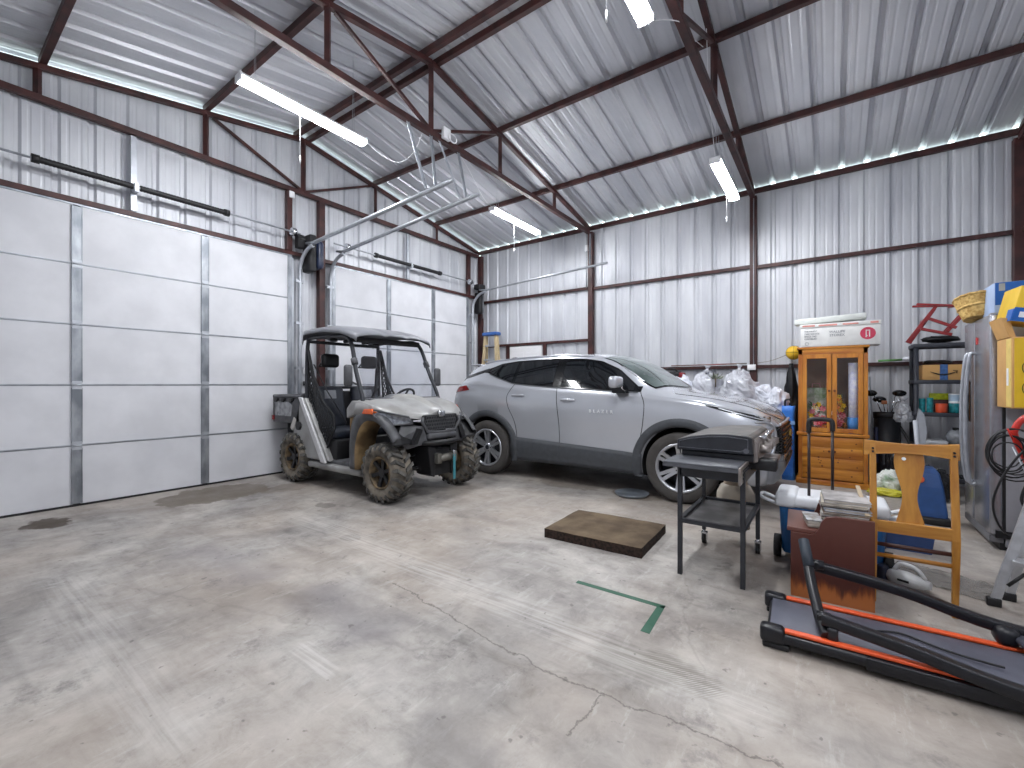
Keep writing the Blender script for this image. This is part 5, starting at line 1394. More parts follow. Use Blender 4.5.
# things on the shelf
SZ = [.21, .60, 1.00, 1.40, 1.85]
bx = thing('cardboard_box', 'tan cardboard box with blue tape and a curved arrow, on the upper shelf', 'box', (.93, 7.40, SZ[3]))
mb = MB(); mb.rbox(0, .38, 0, .28, 0, .185, .003); mb.build('box_body', CARD, bx)
mb = MB(); mb.box(.155, .225, -.003, -.001, .0, .187); mb.build('blue_tape', M_('blue_tape', (74, 112, 168), .35, var=.2, scale=40), bx)
mb = MB(); mb.tube([(lerp(.07, .30, i/12), -.004, .10-.035*sin(pi*i/12)) for i in range(13)], [.003+.006*sin(pi*i/12) for i in range(13)], n=6); mb.tube([(.27, -.004, .115), (.305, -.004, .112), (.30, -.004, .08)], .004, n=5); mb.build('printed_arrow', INK, bx)
o = thing('cable_bundle', 'black cable bundle lying on the cardboard box', 'cable', (1.08, 7.52, SZ[3]+.193)); mb = MB()
for r in (.10, .125, .085): mb.tube([(r*cos(k*pi/10), r*.7*sin(k*pi/10), .012+.028*abs(sin(k*pi/10+r*30))) for k in range(20)], .011, n=6, closed=True)
mb.build('cable_loops', BLACKP, o)
def canister(label, x, y, z, r, h, body, lid, cat='jar', grp='jars and tins on the middle shelf'):
    t = thing('canister', label, cat, (x, y, z), group=grp)
    mb = MB(); mb.lathe([(0, 0), (r*.95, 0), (r, .006), (r, h*.85), (r*.96, h*.88)], n=22); mb.build('container', body, t)
    mb = MB(); mb.lathe([(r*1.03, h*.84), (r*1.03, h*.98), (r*.98, h), (0, h)], n=22); mb.build('lid', lid, t)
TEAL = M_('teal_label', (40, 150, 160), .4, var=.3, scale=30); ORJ = M_('orange_red_plastic', (222, 84, 48), .4); LIME = M_('lime_label', (200, 214, 50), .5, var=.2, scale=30)
canister('slim teal canister at the left end of the middle shelf', .93, 7.44, SZ[2], .03, .17, TEAL, TEAL)
canister('second slim teal canister from the left on the middle shelf', 1.0, 7.43, SZ[2], .03, .18, TEAL, TEAL)
canister('squat orange red tub on the middle shelf', 1.105, 7.45, SZ[2], .055, .11, ORJ, ORJ)
canister('white lidded jar with teal label at the right of the middle shelf', 1.23, 7.48, SZ[2], .055, .14, TEAL, WHITEP)
t = thing('package', 'lime green topped packet standing behind the orange tub', 'packet', (1.02, 7.56, SZ[2]), group=None)
mb = MB(); mb.rbox(0, .17, 0, .06, 0, .16, .01); mb.build('packet_body', M_('packet_dark', (90, 60, 60), .5, var=.3, scale=20), t); mb = MB(); mb.rbox(-.005, .175, -.005, .065, .155, .235, .008); mb.build('packet_top', LIME, t)
canister('white tub with blue band stacked on the jar at the right of the middle shelf', 1.23, 7.50, SZ[2]+.142, .055, .09, M_('pale_blue_tub', (180, 206, 226), .4), CWH)
t = thing('plastic_jug', 'clear crumpled plastic jug on the lower shelf', 'jug', (1.24, 7.5, SZ[1])); mb = MB(); mb.sphere((0, 0, .10), .09, 1, 1, 1.05, bumpy=.25, bs=3); mb.build('jug_body', M_('cloudy_plastic', (190, 196, 204), .25, var=.2, alpha=.6), t)
mb = MB(); mb.cyl((0, 0, .18), (0, 0, .22), .03); mb.build('jug_cap', BLACKP, t)
t = thing('storage_bin', 'white flat bin with papers on the lower shelf', 'bin', (.92, 7.42, SZ[1])); mb = MB(); mb.rbox(0, .24, 0, .3, 0, .05, .01); mb.build('bin_body', CWH, t)
t = thing('storage_bin', 'grey angled panel tray leaning at the front left of the lower shelf', 'tray', (.86, 7.24, .0)); mb = MB(); mb.prism([(0, 0), (.03, 0), (.09, .80), (.065, .98), (.02, 1.05), (.0, .9)], 0, .08, 'y'); mb.build('tray_body', M_('pale_grey_plastic', (168, 172, 180), .4), t)
# red folding chair frame thrown on the shelf
REDF = M_('dark_red_frame', (150, 44, 48), .45, var=.15)
rc = thing('folding_stool', 'dark red folding frame lying tipped on top of the shelving unit', 'stool', (.82, 7.46, 1.86))
def rb(name, a, b_, w=.038, h=.034): mb = MB(); mb.bar(a, b_, w, h); return mb.build(name, REDF, rc, bevel=.003)
rb('leg', (-.03, 0, .015), (.24, .0, .45)); rb('leg', (.02, .24, .02), (.26, .24, .45))
rb('leg', (.34, .02, .13), (.49, .02, .34)); rb('leg', (.34, .24, .13), (.49, .24, .34))
rb('seat_slat', (.06, -.01, .49), (.46, -.01, .43), .04, .025); rb('seat_slat', (.05, .25, .50), (.46, .25, .47), .04, .025)
rb('cross_rail', (.18, .0, .30), (.42, .0, .17)); rb('cross_rail', (.10, .0, .18), (.38, .0, .09)); rb('cross_rail', (.40, -.01, .44), (.40, .25, .46)); rb('cross_rail', (.14, .0, .28), (.14, .24, .28))
mb = MB(); mb.sphere((.26, .12, .05), .08, 2.2, 1.2, .55, bumpy=.3, bs=3); o = mb.build('black_bag', M_('black_bin_liner', (22, 23, 27), .3, var=.2, bump=.6, bscale=12)); o.location = (.85, 7.44, 1.855); tag(o, 'crumpled black bag under the red folding frame on the shelf', 'bag')

# ---------------------------------------------------------------- pine cabinet
PINE = M_('honey_pine', (206, 136, 48), .38, var=.3, scale=2.5, rgb2=(164, 92, 30), stretch=(5, 5, .7), coat=.3, detail=8)
PINEH = M_('honey_pine_boards', (208, 140, 50), .38, var=.3, scale=2.5, rgb2=(160, 90, 30), stretch=(.7, 5, 7), coat=.3, detail=8)
KNOT = M_('pine_knot', (104, 54, 22), .5)
CBACK = M_('cabinet_back_brown', (160, 120, 90), .6, var=.3, scale=2)
cb = thing('display_cabinet', 'honey pine cabinet with two glazed doors against the back wall', 'cabinet', (.02, 7.20, 0))
W2, D2, H2 = .37, .50, 1.82
for s in (-1, 1): mb = MB(); mb.box(s*W2-(.02 if s > 0 else 0), s*W2+(.02 if s < 0 else 0), .0, D2, .02, H2); mb.build('side_panel', PINE, cb)
mb = MB(); mb.box(-W2, W2, D2-.012, D2, .05, H2); mb.build('back_panel', CBACK, cb)
mb = MB(); mb.rbox(-W2-.02, W2+.02, -.02, D2, H2, H2+.03, .006); mb.build('top_board', PINEH, cb)
for z in (.66, .08): mb = MB(); mb.box(-W2+.02, W2-.02, .03 if z > 1 else .01, D2-.015, z, z+.018); mb.build('shelf', PINEH, cb)
mb = MB(); mb.rbox(-W2-.02, W2+.02, -.025, .02, .655, .70, .006); mb.build('waist_moulding', PINEH, cb)
mb = MB(); mb.rbox(-W2-.03, W2+.03, -.035, D2, 0, .07, .008); mb.build('plinth', PINEH, cb)
for s in (-1, 1): mb = MB(); mb.box(s*(W2-.02)-.022, s*(W2-.02)+.022, -.012, .01, .07, H2); mb.build('face_stile', PINE, cb)
mb = MB(); mb.box(-W2, W2, -.012, .01, 1.75, H2); mb.build('face_rail', PINEH, cb)
GL = CLEAR.copy(); GL.name = 'cabinet_glass'
for n_ in GL.node_tree.nodes:
    if n_.type == 'MIX_SHADER': n_.inputs[0].default_value = .03
    if n_.type == 'BSDF_TRANSPARENT': n_.inputs[0].default_value = (.98, .98, .98, 1)
for s in (-1, 1):
    x0, x1 = (-.325, -.004) if s < 0 else (.004, .325)
    dm = MB()
    dm.box(x0, x0+.05, -.022, -.002, .71, 1.745); dm.box(x1-.05, x1, -.022, -.002, .71, 1.745); dm.box(x0+.05, x1-.05, -.022, -.002, .71, .765); dm.box(x0+.05, x1-.05, -.022, -.002, 1.69, 1.745)
    dr = dm.build('door', PINE, cb, bevel=.003)
    mb = MB(); mb.box(x0+.05, x1-.05, -.012, -.009, .765, 1.69); mb.build('glass_pane', GL, dr)
    mb = MB(); xx = x1-.025 if s < 0 else x0+.025; mb.cyl((xx, -.022, 1.26), (xx, -.045, 1.26), .012, .015, n=12); mb.build('knob', KNOT, dr)
    dm = MB()
    for k in range(4): dm.rbox(x0, x1, -.022, -.002, .085+k*.14, .085+(k+1)*.14-.001, .0015)
    dr = dm.build('lower_door', PINEH, cb)
    mb = MB(); mb.cyl((xx, -.022, .46), (xx, -.045, .46), .012, .015, n=12); mb.build('knob', KNOT, dr)
    for k in range(7):
        mb = MB(); kx = random.uniform(x0+.03, x1-.03); kz = random.uniform(.12, .6); mb.cyl((kx, -.0225, kz), (kx, -.021, kz), random.uniform(.006, .012), n=10); mb.build('wood_knot', KNOT, dr)
# flowers and paper inside
def blossom(mb, c, r, nrm):
    c = Vector(c); nrm = Vector(nrm).normalized(); a = nrm.orthogonal().normalized(); b = nrm.cross(a)
    for k in range(6):
        t = k*pi/3; d = a*cos(t)+b*sin(t); e = nrm.cross(d)
        vs = [c, c+d*r*.5+e*r*.32+nrm*r*.25, c+d*r+nrm*r*.12, c+d*r*.5-e*r*.32+nrm*r*.25, c+d*r*.55+nrm*r*.1-nrm*.0]
        mb.add(vs, [(0, 1, 4), (1, 2, 4), (2, 3, 4), (3, 0, 4)], False)
    mb.sphere(c+nrm*r*.1, r*.25, n=8, m=5)
def bouquet(label, loc, spreads, cols, pot=(150, 90, 60), name='flower_bouquet'):
    t = thing(name, label, 'flowers', loc, group='silk flowers in the cabinet')
    mb = MB(); mb.lathe([(0, 0), (.045, 0), (.06, .10), (.052, .10), (.04, .01)], n=18); mb.build('pot', M_('pot_%d' % pot[0], pot, .6), t)
    mb = MB()
    for k in range(26):
        a = random.uniform(0, 2*pi); z = random.uniform(.10, spreads[1]); r = random.uniform(.02, spreads[0])
        p = Vector((r*cos(a), r*sin(a)*.6, z)); q = p+Vector((.05*cos(a), .04*sin(a), .03)); e = Vector((-sin(a), cos(a), 0))*.014
        mb.add([Vector((0, 0, .08)), p-e, q, p+e], [(0, 1, 2, 3)])
    mb.build('leaves', M_('silk_leaf_green', (70, 110, 60), .6, var=.3, scale=20), t, fix=False)
    for ci, c in enumerate(cols):
        mb = MB()
        for k in range(7):
            a = random.uniform(0, 2*pi); r = random.uniform(.0, spreads[0]); z = lerp(.12, spreads[1], (k+ci*.4)/7.5)
            blossom(mb, (r*cos(a), -abs(r*sin(a))*.6-.02, z), random.uniform(.036, .052), (cos(a)*.4, -1, .35))
        mb.build('blossoms', M_('petal_%d_%d_%d' % c, c, .6, var=.15, scale=40), t, fix=False)
RD, PK, YL, WH, OR = (196, 40, 52), (226, 130, 140), (244, 200, 40), (238, 236, 228), (236, 140, 50)
bouquet('white and pink flowers with a yellow bloom behind the left glass door', (-.165, 7.35, .678), (.09, .42), [WH, PK, YL])
bouquet('red and orange silk flowers low behind the left glass door', (-.08, 7.30, .678), (.08, .22), [RD, OR, PK], (170, 80, 50))
bouquet('red and white silk flowers behind the right glass door', (.09, 7.31, .678), (.07, .30), [RD, PK, WH], (110, 80, 60))
bouquet('tall sunflower bouquet behind the right glass door', (.10, 7.44, .678), (.05, .56), [OR, YL], (80, 100, 70))
bg_ = thing('gift_bag', 'white patterned gift bag behind the left glass door', 'bag', (-.16, 7.60, .678)); mb = MB(); mb.rbox(-.12, .12, -.04, .04, 0, .62, .01); mb.build('bag_body', M_('gift_bag_print', (222, 226, 216), .5, var=.3, scale=14, rgb2=(140, 170, 120)), bg_)
mb = MB(); mb.tube([(-.05, 0, .61), (-.04, 0, .68), (.04, 0, .68), (.05, 0, .61)], .006, n=6); mb.build('bag_handle', M_('pink_cord', (220, 140, 150), .6), bg_)
ro = thing('paper_roll', 'tall white paper roll standing in a blue tub behind the right glass door', 'paper roll', (.25, 7.34, .678))
mb = MB(); mb.cyl((0, 0, .02), (.0, 0, .95), .052, .055, n=24); mb.build('paper', M_('white_paper_print', (236, 238, 246), .6, var=.12, scale=18, rgb2=(196, 200, 232)), ro)
mb = MB(); mb.lathe([(0, 0), (.055, 0), (.068, .23), (.060, .23), (.056, .015)], n=24); mb.build('tub', M_('bright_blue_plastic', (66, 140, 214), .4, var=.1), ro)
# boxes on top of the cabinet
BW = M_('white_carton', (228, 228, 226), .55, var=.04)
PR = M_('pink_print', (198, 60, 88), .5); PB = M_('salmon_print', (222, 150, 140), .5); GP = M_('grey_print', (120, 122, 134), .6)
wb = thing('carton', 'long white printed carton with a round crimson emblem, lying on the pine cabinet', 'box', (-.325, 7.18, 1.852))
mb = MB(); mb.rbox(0, .84, 0, .34, 0, .265, .004); mb.build('carton_body', BW, wb)
mb = MB(); mb.rbox(-.006, .846, -.006, .346, .255, .305, .004); ldd = mb.build('carton_lid', BW, wb)
mb = MB(); mb.box(.02, .16, -.0085, -.005, .268, .29); mb.box(.20, .40, -.0085, -.005, .268, .29); mb.box(.46, .62, -.0085, -.005, .270, .288); mb.box(.74, .82, -.0085, -.005, .268, .295); mb.build('lid_stripe', PB, ldd)
mb = MB(); mb.cyl((.715, .002, .145), (.715, -.003, .145), .078, n=40); em = mb.build('round_emblem', PR, wb)
mb = MB(); mb.box(.693, .703, -.006, -.003, .10, .19); mb.box(.727, .737, -.006, -.003, .10, .19); mb.box(.693, .737, -.006, -.003, .178, .188); mb.box(.700, .712, -.006, -.003, .11, .12); mb.box(.690, .705, -.006, -.003, .095, .104); mb.build('emblem_figure', BW, em)
text_part('printed_heading', 'WALLIFE', .044, GP, wb, (.40, -.002, .185), (radians(90), 0, 0))
text_part('printed_heading', 'STOREX', .044, GP, wb, (.40, -.002, .140), (radians(90), 0, 0))
for i, s_ in enumerate(('THE FINEST', 'TREE SERVICE', 'SINCE 1965', 'ASSEMBLED')): text_part('printed_lines', s_, .028, GP, wb, (.04, -.002, .205-.034*i), (radians(90), 0, 0), align='LEFT')
mb = MB(); mb.tube([(.07+.02*cos(k*pi/6), -.003, .04+.02*sin(k*pi/6)) for k in range(12)], .002, n=4, closed=True); mb.build('small_mark', GP, wb)
wc = thing('carton', 'flat white carton lying crooked on top of the printed white carton', 'box', (-.40, 7.22, 2.162), radians(-2))
mb = MB(); mb.rbox(0, .78, 0, .20, 0, .075, .012, Matrix.Rotation(radians(-2.0), 4, 'Y')); mb.build('carton_body', M_('pale_green_white', (218, 222, 218), .5, var=.05), wc)
# golf bags right of the cabinet
GBK = M_('golf_bag_black', (30, 32, 38), .5, var=.15, bump=.2)
gb = thing('golf_bag', 'black golf bag with clubs leaning between the cabinet and the shelf', 'golf bag', (.615, 7.55, 0))
Mg = Matrix.Rotation(radians(-6), 4, 'X')
def gcyl(mb, a, b_, r0, r1, n=20): mb.cyl(Mg @ Vector(a), Mg @ Vector(b_), r0, r1, n)
mb = MB(); gcyl(mb, (0, 0, .04), (0, 0, .94), .125, .14); mb.build('bag_tube', GBK, gb)
mb = MB(); gcyl(mb, (0, 0, .90), (0, 0, .98), .145, .15); mb.build('bag_collar', BLACKP, gb)
mb = MB(); mb.rbox(-.08, .09, -.19, -.10, .12, .48, .03, Mg); mb.build('front_pocket', M_('pocket_black', (38, 40, 48), .5, bump=.3), gb)
mb = MB(); mb.rbox(-.14, -.10, -.10, .04, .30, .78, .015, Mg); mb.build('side_pocket', M_('pocket_navy', (36, 46, 80), .5), gb)
mb = MB(); mb.tube([Mg @ Vector(p) for p in smoothpath([(.12, -.04, .80), (.20, -.10, .6), (.19, -.10, .4), (.12, -.04, .22)], 5)], .016, n=6); mb.build('shoulder_strap', BLACKP, gb)
for k, (x, y, z, hx) in enumerate(((-.10, -.03, 1.22, -1), (-.03, .03, 1.14, -1), (.06, -.04, 1.22, 1), (.07, .02, 1.12, 1), (.0, -.06, 1.09, -1))):
    t = thing('golf_club', ['black driver at the far left of the golf bag', 'wood club second from the left in the golf bag', 'black driver with a pale stripe rising from the golf bag', 'iron club at the right of the golf bag', 'short iron at the front of the golf bag'][k], 'golf club', (.615, 7.55, 0), group='golf clubs in the black bag')
    mb = MB(); mb.cyl(Mg @ Vector((x*.6, y, .975)), Mg @ Vector((x*1.4, y, z)), .006, n=8); mb.build('shaft', CHROME, t)
    mb = MB()
    c0 = Mg @ Vector((x*1.4+hx*.035, y-.02, z+.01))
    if k in (0, 1, 2): mb.sphere(c0, .062, 1.2, 1.0, .7, n=16, m=9)
    else: mb.rbox(-.03, .03, -.008, .008, -.02, .03, .006, Matrix.Translation(c0))
    mb.build('club_head', [BLACKG, BLACKG, BLACKG, CHROME, M_('copper_iron', (176, 110, 80), .35, metal=.7)][k], t)
PLAS = M_('clear_crumpled_plastic', (226, 229, 236), .22, var=.12, scale=10, alpha=.62, bump=.7, bscale=9)
def bagblob(label, loc, r, sx, sy, sz, seed, m=PLAS, name='plastic_bag', cat='plastic bag', grp='clear plastic bags on the table behind the car', knot=True):
    t = thing(name, label, cat, loc, group=grp)
    mb = MB(); n, mm = 44, 28; rows = []
    for i in range(mm+1):
        th = pi*i/mm; row = []
        for j in range(n):
            ph = 2*pi*j/n; d = Vector((sin(th)*cos(ph), sin(th)*sin(ph), cos(th)))
            k = r*(1+.28*noise.noise(d*2.1+Vector((seed, 0, 0)))+.16*abs(noise.noise(d*5+Vector((0, seed, 0))))+.13*abs(noise.noise(d*9+Vector((0, 0, seed)))))
            p = Vector((d.x*k*sx, d.y*k*sy, d.z*k*sz)); p.z = max(p.z, -r*sz*.72); row.append(p + Vector((0, 0, r*sz*.72)))
        rows.append(row)
    mb.grid(rows, False, True); mb.build('bag_skin', m, t)
    if knot:
        top = max(v.z for v in mb.v); mb = MB(); mb.cyl((0, 0, top-.05), (.0, 0, top+.02), .035, .02, n=9); mb.cyl((0, 0, top+.02), (.01, 0, top+.07), .02, .05, n=9); mb.build('tied_top', m, t)
    return t
bagblob('clear crumpled plastic bag draped beside the golf clubs', (.76, 7.55, .86), .10, .9, .9, 1.3, 9, grp=None).parent = None
bagblob('black bag slumped against the lower front of the golf bag', (.70, 7.30, .0), .17, .8, .7, 1.9, 13, M_('black_bin_liner', (22, 23, 27), .3), 'bin_bag', 'bag', None, False)
# things on the floor before the cabinet
def blob_thing(name, label, cat, loc, r, sx, sy, sz, m, seed=1, grp=None): return bagblob(label, loc, r, sx, sy, sz, seed, m, name, cat, grp, False)
blob_thing('shopping_bag', 'green and white printed shopping bag on the floor right of the cabinet', 'bag', (.60, 7.18, 0), .14, 1, .7, 1.1, M_('green_white_print', (214, 218, 212), .5, var=.5, scale=7, rgb2=(120, 160, 116), fac=(.3, .45)), 3)
blob_thing('yellow_bag', 'yellow plastic bag lying on the floor right of the cabinet', 'bag', (.56, 6.98, 0), .10, 1.7, .9, .45, M_('yellow_bag_plastic', (214, 206, 70), .4, var=.1), 5)
blob_thing('bin_bag', 'black bag slumped on the floor in front of the shelf', 'bag', (.92, 7.02, 0), .17, 1.1, .8, 1.3, M_('black_bin_liner', (22, 23, 27), .3), 7)
# blue carpet cleaner
BC = M_('cleaner_blue', (44, 80, 136), .35, var=.08, coat=.2)
t = thing('carpet_cleaner', 'blue upright carpet cleaner behind the oak chair frame', 'carpet cleaner', (.76, 5.95, 0))
mb = MB(); rows = []
for z, w, d_ in ((.05, .15, .16), (.10, .15, .16), (.35, .125, .13), (.48, .10, .10), (.53, .07, .07)): rows.append([Vector((sx*w, sy*d_, z)) for sx, sy in ((-1, -.9), (-.9, -1), (.9, -1), (1, -.9), (1, .9), (.9, 1), (-.9, 1), (-1, .9))])
mb.grid(rows, False, True, True); mb.build('tank_body', BC, t, bevel=.015)
mb = MB(); mb.rbox(-.17, .17, -.20, .18, .0, .07, .02); mb.build('base', BLACKP, t)
mb = MB(); mb.tube([(-.03, -.05, .50), (-.05, -.02, .70), (-.06, .05, .98)], .02, n=8); mb.rbox(-.08, -.02, -.10, -.02, .42, .62, .02); mb.build('handle', M_('pale_grey_plastic', (168, 172, 180), .4), t)
mb = MB(); mb.cyl((-.05, -.135, .42), (-.05, -.10, .42), .035, n=18); mb.build('cap', M_('orange_cap', (216, 96, 60), .4), t)
# second blue tote and tool on the floor
t = thing('storage_tote', 'low dark blue tote on the floor behind the chair frame stretchers', 'tote', (.50, 4.85, 0))
mb = MB(); rows = [[Vector((sx*w, sy*d_, z)) for sx, sy in ((-1, -1), (1, -1), (1, 1), (-1, 1))] for z, w, d_ in ((.0, .15, .10), (.17, .17, .12), (.17, .155, .105), (.015, .14, .09))]
mb.grid(rows, False, True); mb.add(rows[-1], [(0, 1, 2, 3)]); mb.add(rows[0], [(3, 2, 1, 0)]); mb.build('tote_body', M_('dark_blue_tote', (44, 66, 112), .45), t)
mb = MB(); mb.rbox(-.18, .18, -.13, .13, .165, .185, .006); mb.build('tote_rim', M_('tote_grey', (120, 126, 140), .5), t)
t = thing('garden_sprayer', 'black upright can beside the dark blue tote', 'canister', (.33, 4.72, 0)); mb = MB(); mb.lathe([(0, 0), (.04, 0), (.045, .02), (.045, .20), (.02, .25), (0, .25)], n=20); mb.build('can_body', BLACKP, t); mb = MB(); mb.cyl((0, 0, .25), (0, 0, .30), .012); mb.build('nozzle', BLACKP, t)
t = thing('hand_vacuum', 'grey and white hand vacuum lying on the floor behind the chair', 'hand vacuum', (.40, 3.91, 0), radians(-25)); t.scale = (.85, .85, .85)
mb = MB(); rows = []
for i in range(11):
    u = i/10; x = lerp(-.12, .16, u); r = interp([(0, .02), (.15, .055), (.5, .06), (.8, .045), (1, .03)], u)
    rows.append([Vector((x, r*cos(2*pi*j/16), .062+r*sin(2*pi*j/16))) for j in range(16)])
mb.grid(rows, True, True, True); mb.build('motor_body', M_('light_grey_plastic', (206, 208, 210), .4), t)
mb = MB(); mb.tube(smoothpath([(-.06, 0, .11), (-.02, 0, .17), (.07, 0, .165), (.13, 0, .10)], 5), .016, n=8); mb.build('grip', M_('light_grey_plastic', (206, 208, 210), .4), t)
mb = MB(); mb.rbox(-.17, -.10, -.05, .05, .0, .13, .02); mb.build('nozzle', M_('navy_plastic', (34, 44, 70), .3), t)
mb = MB(); mb.box(-.02, .05, -.066, -.058, .055, .07); mb.build('air_slot', BLACKP, t)
# clear plastic sheet
rows = []
for i in range(24):
    rows.append([Vector((i/23*.52, j/15*.34, .003+.035*abs(noise.noise(Vector((i*.23, j*.33, 2)))))) for j in range(16)])
mb = MB(); mb.grid(rows, True); o = mb.build('plastic_sheet', M_('smoky_plastic_film', (150, 146, 142), .2, alpha=.45, var=.2, bump=.4), fix=False, solid=.002); o.location = (.30, 4.12, 0.001); o.rotation_euler = (0, 0, radians(-22))
tag(o, 'crumpled clear plastic sheet on the floor behind the chair frame', 'plastic sheet')

# ---------------------------------------------------------------- behind the car
t = thing('work_table', 'low table against the back wall behind the car, hidden under plastic bags', 'table', (-1.55, 7.62, 0))
mb = MB(); mb.rbox(-.75, .94, -.34, .40, .86, .90, .008); mb.build('table_top', M_('table_top_grey', (130, 128, 124), .6), t)
for x in (-.70, .89):
    for y in (-.30, .36): mb = MB(); mb.box(x-.025, x+.025, y-.025, y+.025, 0, .86); mb.build('leg', PRIMER, t)
PW = M_('white_crumpled_plastic', (222, 225, 233), .32, var=.14, scale=9, bump=.8, bscale=8, rgb2=(186, 190, 202))
PG = M_('grey_clear_plastic', (202, 204, 211), .26, var=.25, scale=7, bump=.8, bscale=9, rgb2=(160, 161, 170))
bagblob('leftmost white crumpled bag behind the car windscreen', (-2.02, 7.66, .90), .235, .9, .8, 1.35, 11, PW, knot=False)
bagblob('silvery bag behind the car bonnet with foliage showing through', (-1.62, 7.66, .90), .25, 1.0, .8, 1.38, 2, PG)
bagblob('tall grey clear bag with a tied top, left of the column with the outlet', (-1.15, 7.66, .90), .27, 1.0, .8, 1.32, 23, PG)
bagblob('white crumpled bag just right of the column with the outlet', (-.84, 7.70, .90), .22, .85, .8, 1.15, 31, PW, knot=False)
bagblob('white bag nearest the blue bin', (-.64, 7.60, .90), .19, .75, .8, 1.15, 17, PW, knot=False)
t = thing('foliage', 'sprig of grey green silk leaves sticking out of the bags', 'foliage', (-1.46, 7.50, 1.42)); mb = MB()
for k in range(46):
    a = random.uniform(0, 2*pi); e = random.uniform(-.2, 1.2); r = random.uniform(.03, .10); p = Vector((r*cos(a), r*sin(a), .02+r*e*.5)); q = p*1.3+Vector((0, 0, .02)); n_ = Vector((-sin(a), cos(a), .3))*.014
    mb.add([p*.6, p+n_, q, p-n_], [(0, 1, 2, 3)])
mb.build('leaves', M_('sage_silk_leaf', (150, 158, 140), .6, var=.3, scale=30), t, fix=False)
mb = MB(); mb.cyl((0, 0, -.12), (0, 0, .05), .01, n=6); mb.build('stem', M_('stem_brown', (96, 80, 60), .7), t)
t = thing('hedge_trimmer', 'red and black hedge trimmer lying on the wall girt behind the windscreen', 'trimmer', (-2.42, 7.98, 1.47))
mb = MB(); mb.rbox(-.05, .30, -.10, .06, .0, .10, .03); mb.build('motor_housing', BLACKP, t)
mb = MB(); mb.rbox(.22, .38, -.09, .05, -.02, .08, .03); mb.build('red_cover', M_('dark_red_plastic', (130, 34, 40), .4), t)
mb = MB(); mb.tube(smoothpath([(.0, -.02, .08), (.08, -.02, .15), (.20, -.02, .14), (.26, -.02, .08)], 5), .014, n=8); mb.build('handle', BLACKP, t)
mb = MB(); mb.rbox(-.55, -.04, -.04, .0, .02, .05, .005); mb.build('blade', STEEL, t)
# blue bin and black bag
BB = M_('bright_blue_tarp', (56, 126, 214), .45, var=.15, scale=6, bump=.3, rgb2=(40, 100, 190))
t = thing('blue_tote_bag', 'tall bright blue folded bag standing against the left side of the cabinet', 'bag', (-.48, 7.40, 0))
mb = MB(); rows = []
for i in range(14):
    z = 1.04*i/13; row = []
    for j in range(24):
        a = 2*pi*j/24; k = 1+.10*noise.noise(Vector((cos(a)*2, sin(a)*2, z*4)))
        row.append(Vector((max(-.078, min(.078, .095*cos(a)*k)), max(-.11, min(.11, .14*sin(a)*k)), z)))
    rows.append(row)
mb.grid(rows, True, True, True); mb.build('bag_body', BB, t)
mb = MB(); mb.box(-.082, .082, -.115, -.108, .78, .83); mb.build('seam_band', M_('pale_band', (130, 170, 220), .5), t)
mb = MB(); mb.tube(smoothpath([(-.04, -.06, 1.03), (-.03, -.07, 1.12), (.03, -.07, 1.12), (.04, -.06, 1.03)], 4), .014, n=6); mb.build('carry_strap', BLACKP, t)
t = thing('bin_bag', 'black bin bag hanging down from the wall girt beside the cabinet', 'bag', (-.455, 7.86, .0))
mb = MB(); rows = []
for i in range(24):
    z = lerp(.02, 1.66, i/23); w = interp([(0, .13), (.5, .15), (.8, .09), (1, .03)], i/23); row = []
    for j in range(28):
        a = 2*pi*j/28; k = 1+.35*noise.noise(Vector((cos(a)*2.5, sin(a)*2.5, z*5)))+.25*noise.noise(Vector((cos(a)*6, sin(a)*6, z*11)))
        row.append(Vector((w*.8*cos(a)*k-.02, w*.8*sin(a)*k, z)))
    rows.append(row)
mb.grid(rows, True, True, True); mb.build('bag_skin', M_('black_bin_liner', (22, 23, 27), .3), t)
BALL = M_('yellow_ball', (232, 186, 46), .5, var=.06)
t = thing('basketball', 'small yellow basketball hanging on the wall left of the cabinet', 'ball', (-.45, 8.00, 1.83))
mb = MB(); mb.sphere((0, 0, 0), .105, n=28, m=18); mb.build('ball_skin', BALL, t)
mb = MB()
for k in range(3):
    pts = []
    for i in range(32):
        a = i*pi/16
        p = [Vector((cos(a), 0, sin(a))), Vector((.0, cos(a), sin(a))), Vector((cos(a), sin(a), 0))][k]; pts.append(p*.1055)
    mb.tube(pts, .0025, n=4, closed=True)
mb.tube([Vector((.7*1, -.71*cos(i*pi/16), .71*sin(i*pi/16))).normalized()*.106 for i in range(32)], .0025, n=4, closed=True)
mb.build('ball_seams', BLACKP, t)
mb = MB(); mb.rbox(-.06, .08, -.02, .05, -.05, .06, .02); o = mb.build('ball_hook', BLACKP); o.location = (-.30, 8.02, 1.80); tag(o, 'black bracket beside the yellow ball at the cabinet top', 'bracket')
cord('thin rope running from the column up to the yellow ball', [(-.95, 8.08, 1.69), (-.75, 8.05, 1.72), (-.55, 8.03, 1.80)], .006, M_('rope_grey', (150, 146, 140), .8), 'rope', 'rope')
cord('red and green pole lying along the wall girt behind the bags', [(-2.3, 8.05, 1.675), (-1.6, 8.05, 1.68), (-1.1, 8.05, 1.685)], .012, M_('faded_red_pole', (150, 90, 90), .5, var=.3, scale=2, rgb2=(90, 110, 96)), 'pole', 'pole', 1)
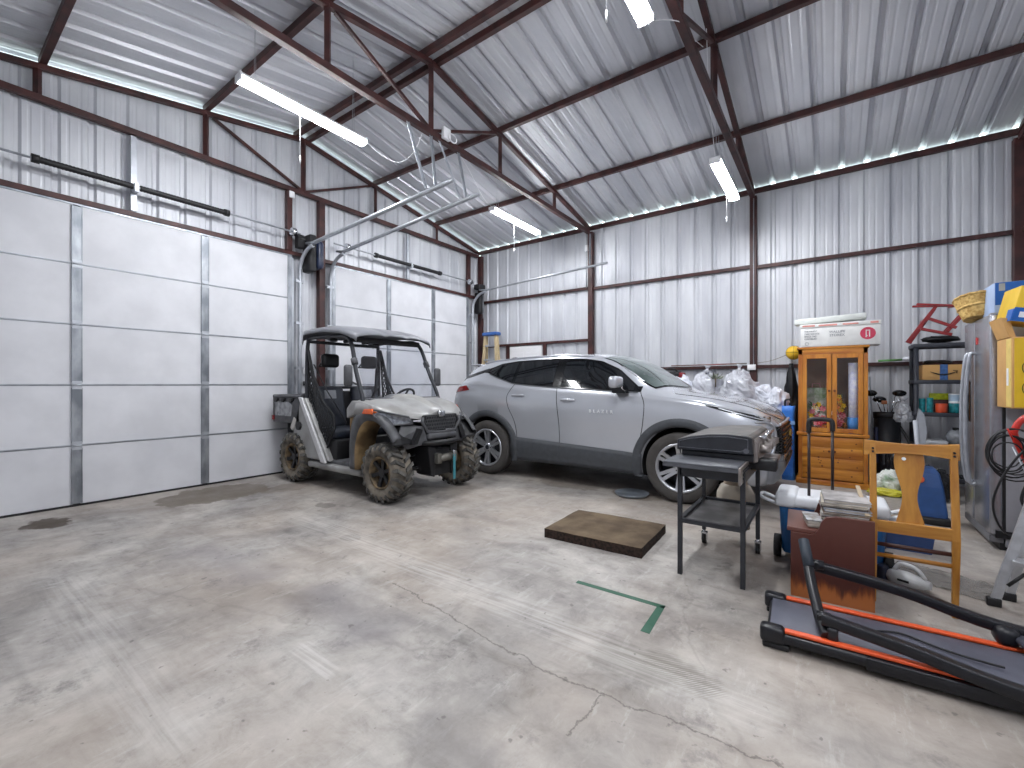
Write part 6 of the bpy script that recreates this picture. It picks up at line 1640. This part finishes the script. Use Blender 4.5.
t = thing('garden_tool', 'green handled tool with a white head resting on the girt beside the shelf', 'tool', (.55, 8.06, 1.675)); mb = MB(); mb.tube([(0, 0, 0), (.26, 0, .01)], .014, n=8); mb.build('handle', M_('leaf_green_plastic', (96, 160, 84), .5), t); mb = MB(); mb.sphere((.33, -.02, .02), .06, 1.3, .8, .6, bumpy=.2); mb.build('head', PW, t)
mb = MB(); mb.cyl((0, 0, 0), (-.05, .28, 1.45), .012, n=8); o = mb.build('metal_pole', STEEL); o.location = (.50, 7.70, 0); tag(o, 'thin pale pole leaning on the wall right of the cabinet', 'pole')
# fibreglass step ladder in the corner
FG = M_('fibreglass_tan', (206, 186, 148), .5, var=.08); LB = M_('ladder_blue', (62, 104, 172), .45)
t = thing('step_ladder', 'tall tan fibreglass ladder with a blue top in the left rear corner', 'ladder', (-6.27, 7.86, 0))
for s in (-1, 1):
    mb = MB(); mb.bar((s*.30, -.12, 0), (s*.15, -.02, 2.46), .07, .028, (0, 1, 0)); mb.build('side_rail', FG, t)
    mb = MB(); mb.bar((s*.28, .14, 0), (s*.15, .05, 2.46), .04, .02, (0, 1, 0)); mb.build('rear_rail', FG, t)
for k in range(7):
    z = .30+.32*k; w = lerp(.30, .15, z/2.46)-.03; mb = MB(); mb.box(-w, w, -.12+.10*z/2.46-.03, -.12+.10*z/2.46+.04, z-.02, z+.015); mb.build('step', STEEL, t)
mb = MB(); mb.rbox(-.21, .21, -.08, .10, 2.45, 2.53, .02); mb.build('top_cap', LB, t)
# ---------------------------------------------------------------- camera, world
w = bpy.data.worlds.new('sky'); SC.world = w; w.use_nodes = True
bg = w.node_tree.nodes['Background']
bg.inputs[0].default_value = (.80, .95, .93, 1); bg.inputs[1].default_value = 4
cam = bpy.data.cameras.new('camera'); cam.sensor_width = 36; cam.lens = 440/1024*36; cam.clip_start = .02
co = bpy.data.objects.new('camera', cam); COL.objects.link(co)
co.location = (0, 0, 1.35); co.rotation_euler = (radians(90), 0, radians(35.857))
SC.camera = co
vs = SC.view_settings; vs.view_transform = 'Standard'; vs.look = 'None'; vs.gamma = 1; vs.use_curve_mapping = False
vs.exposure = EXPO
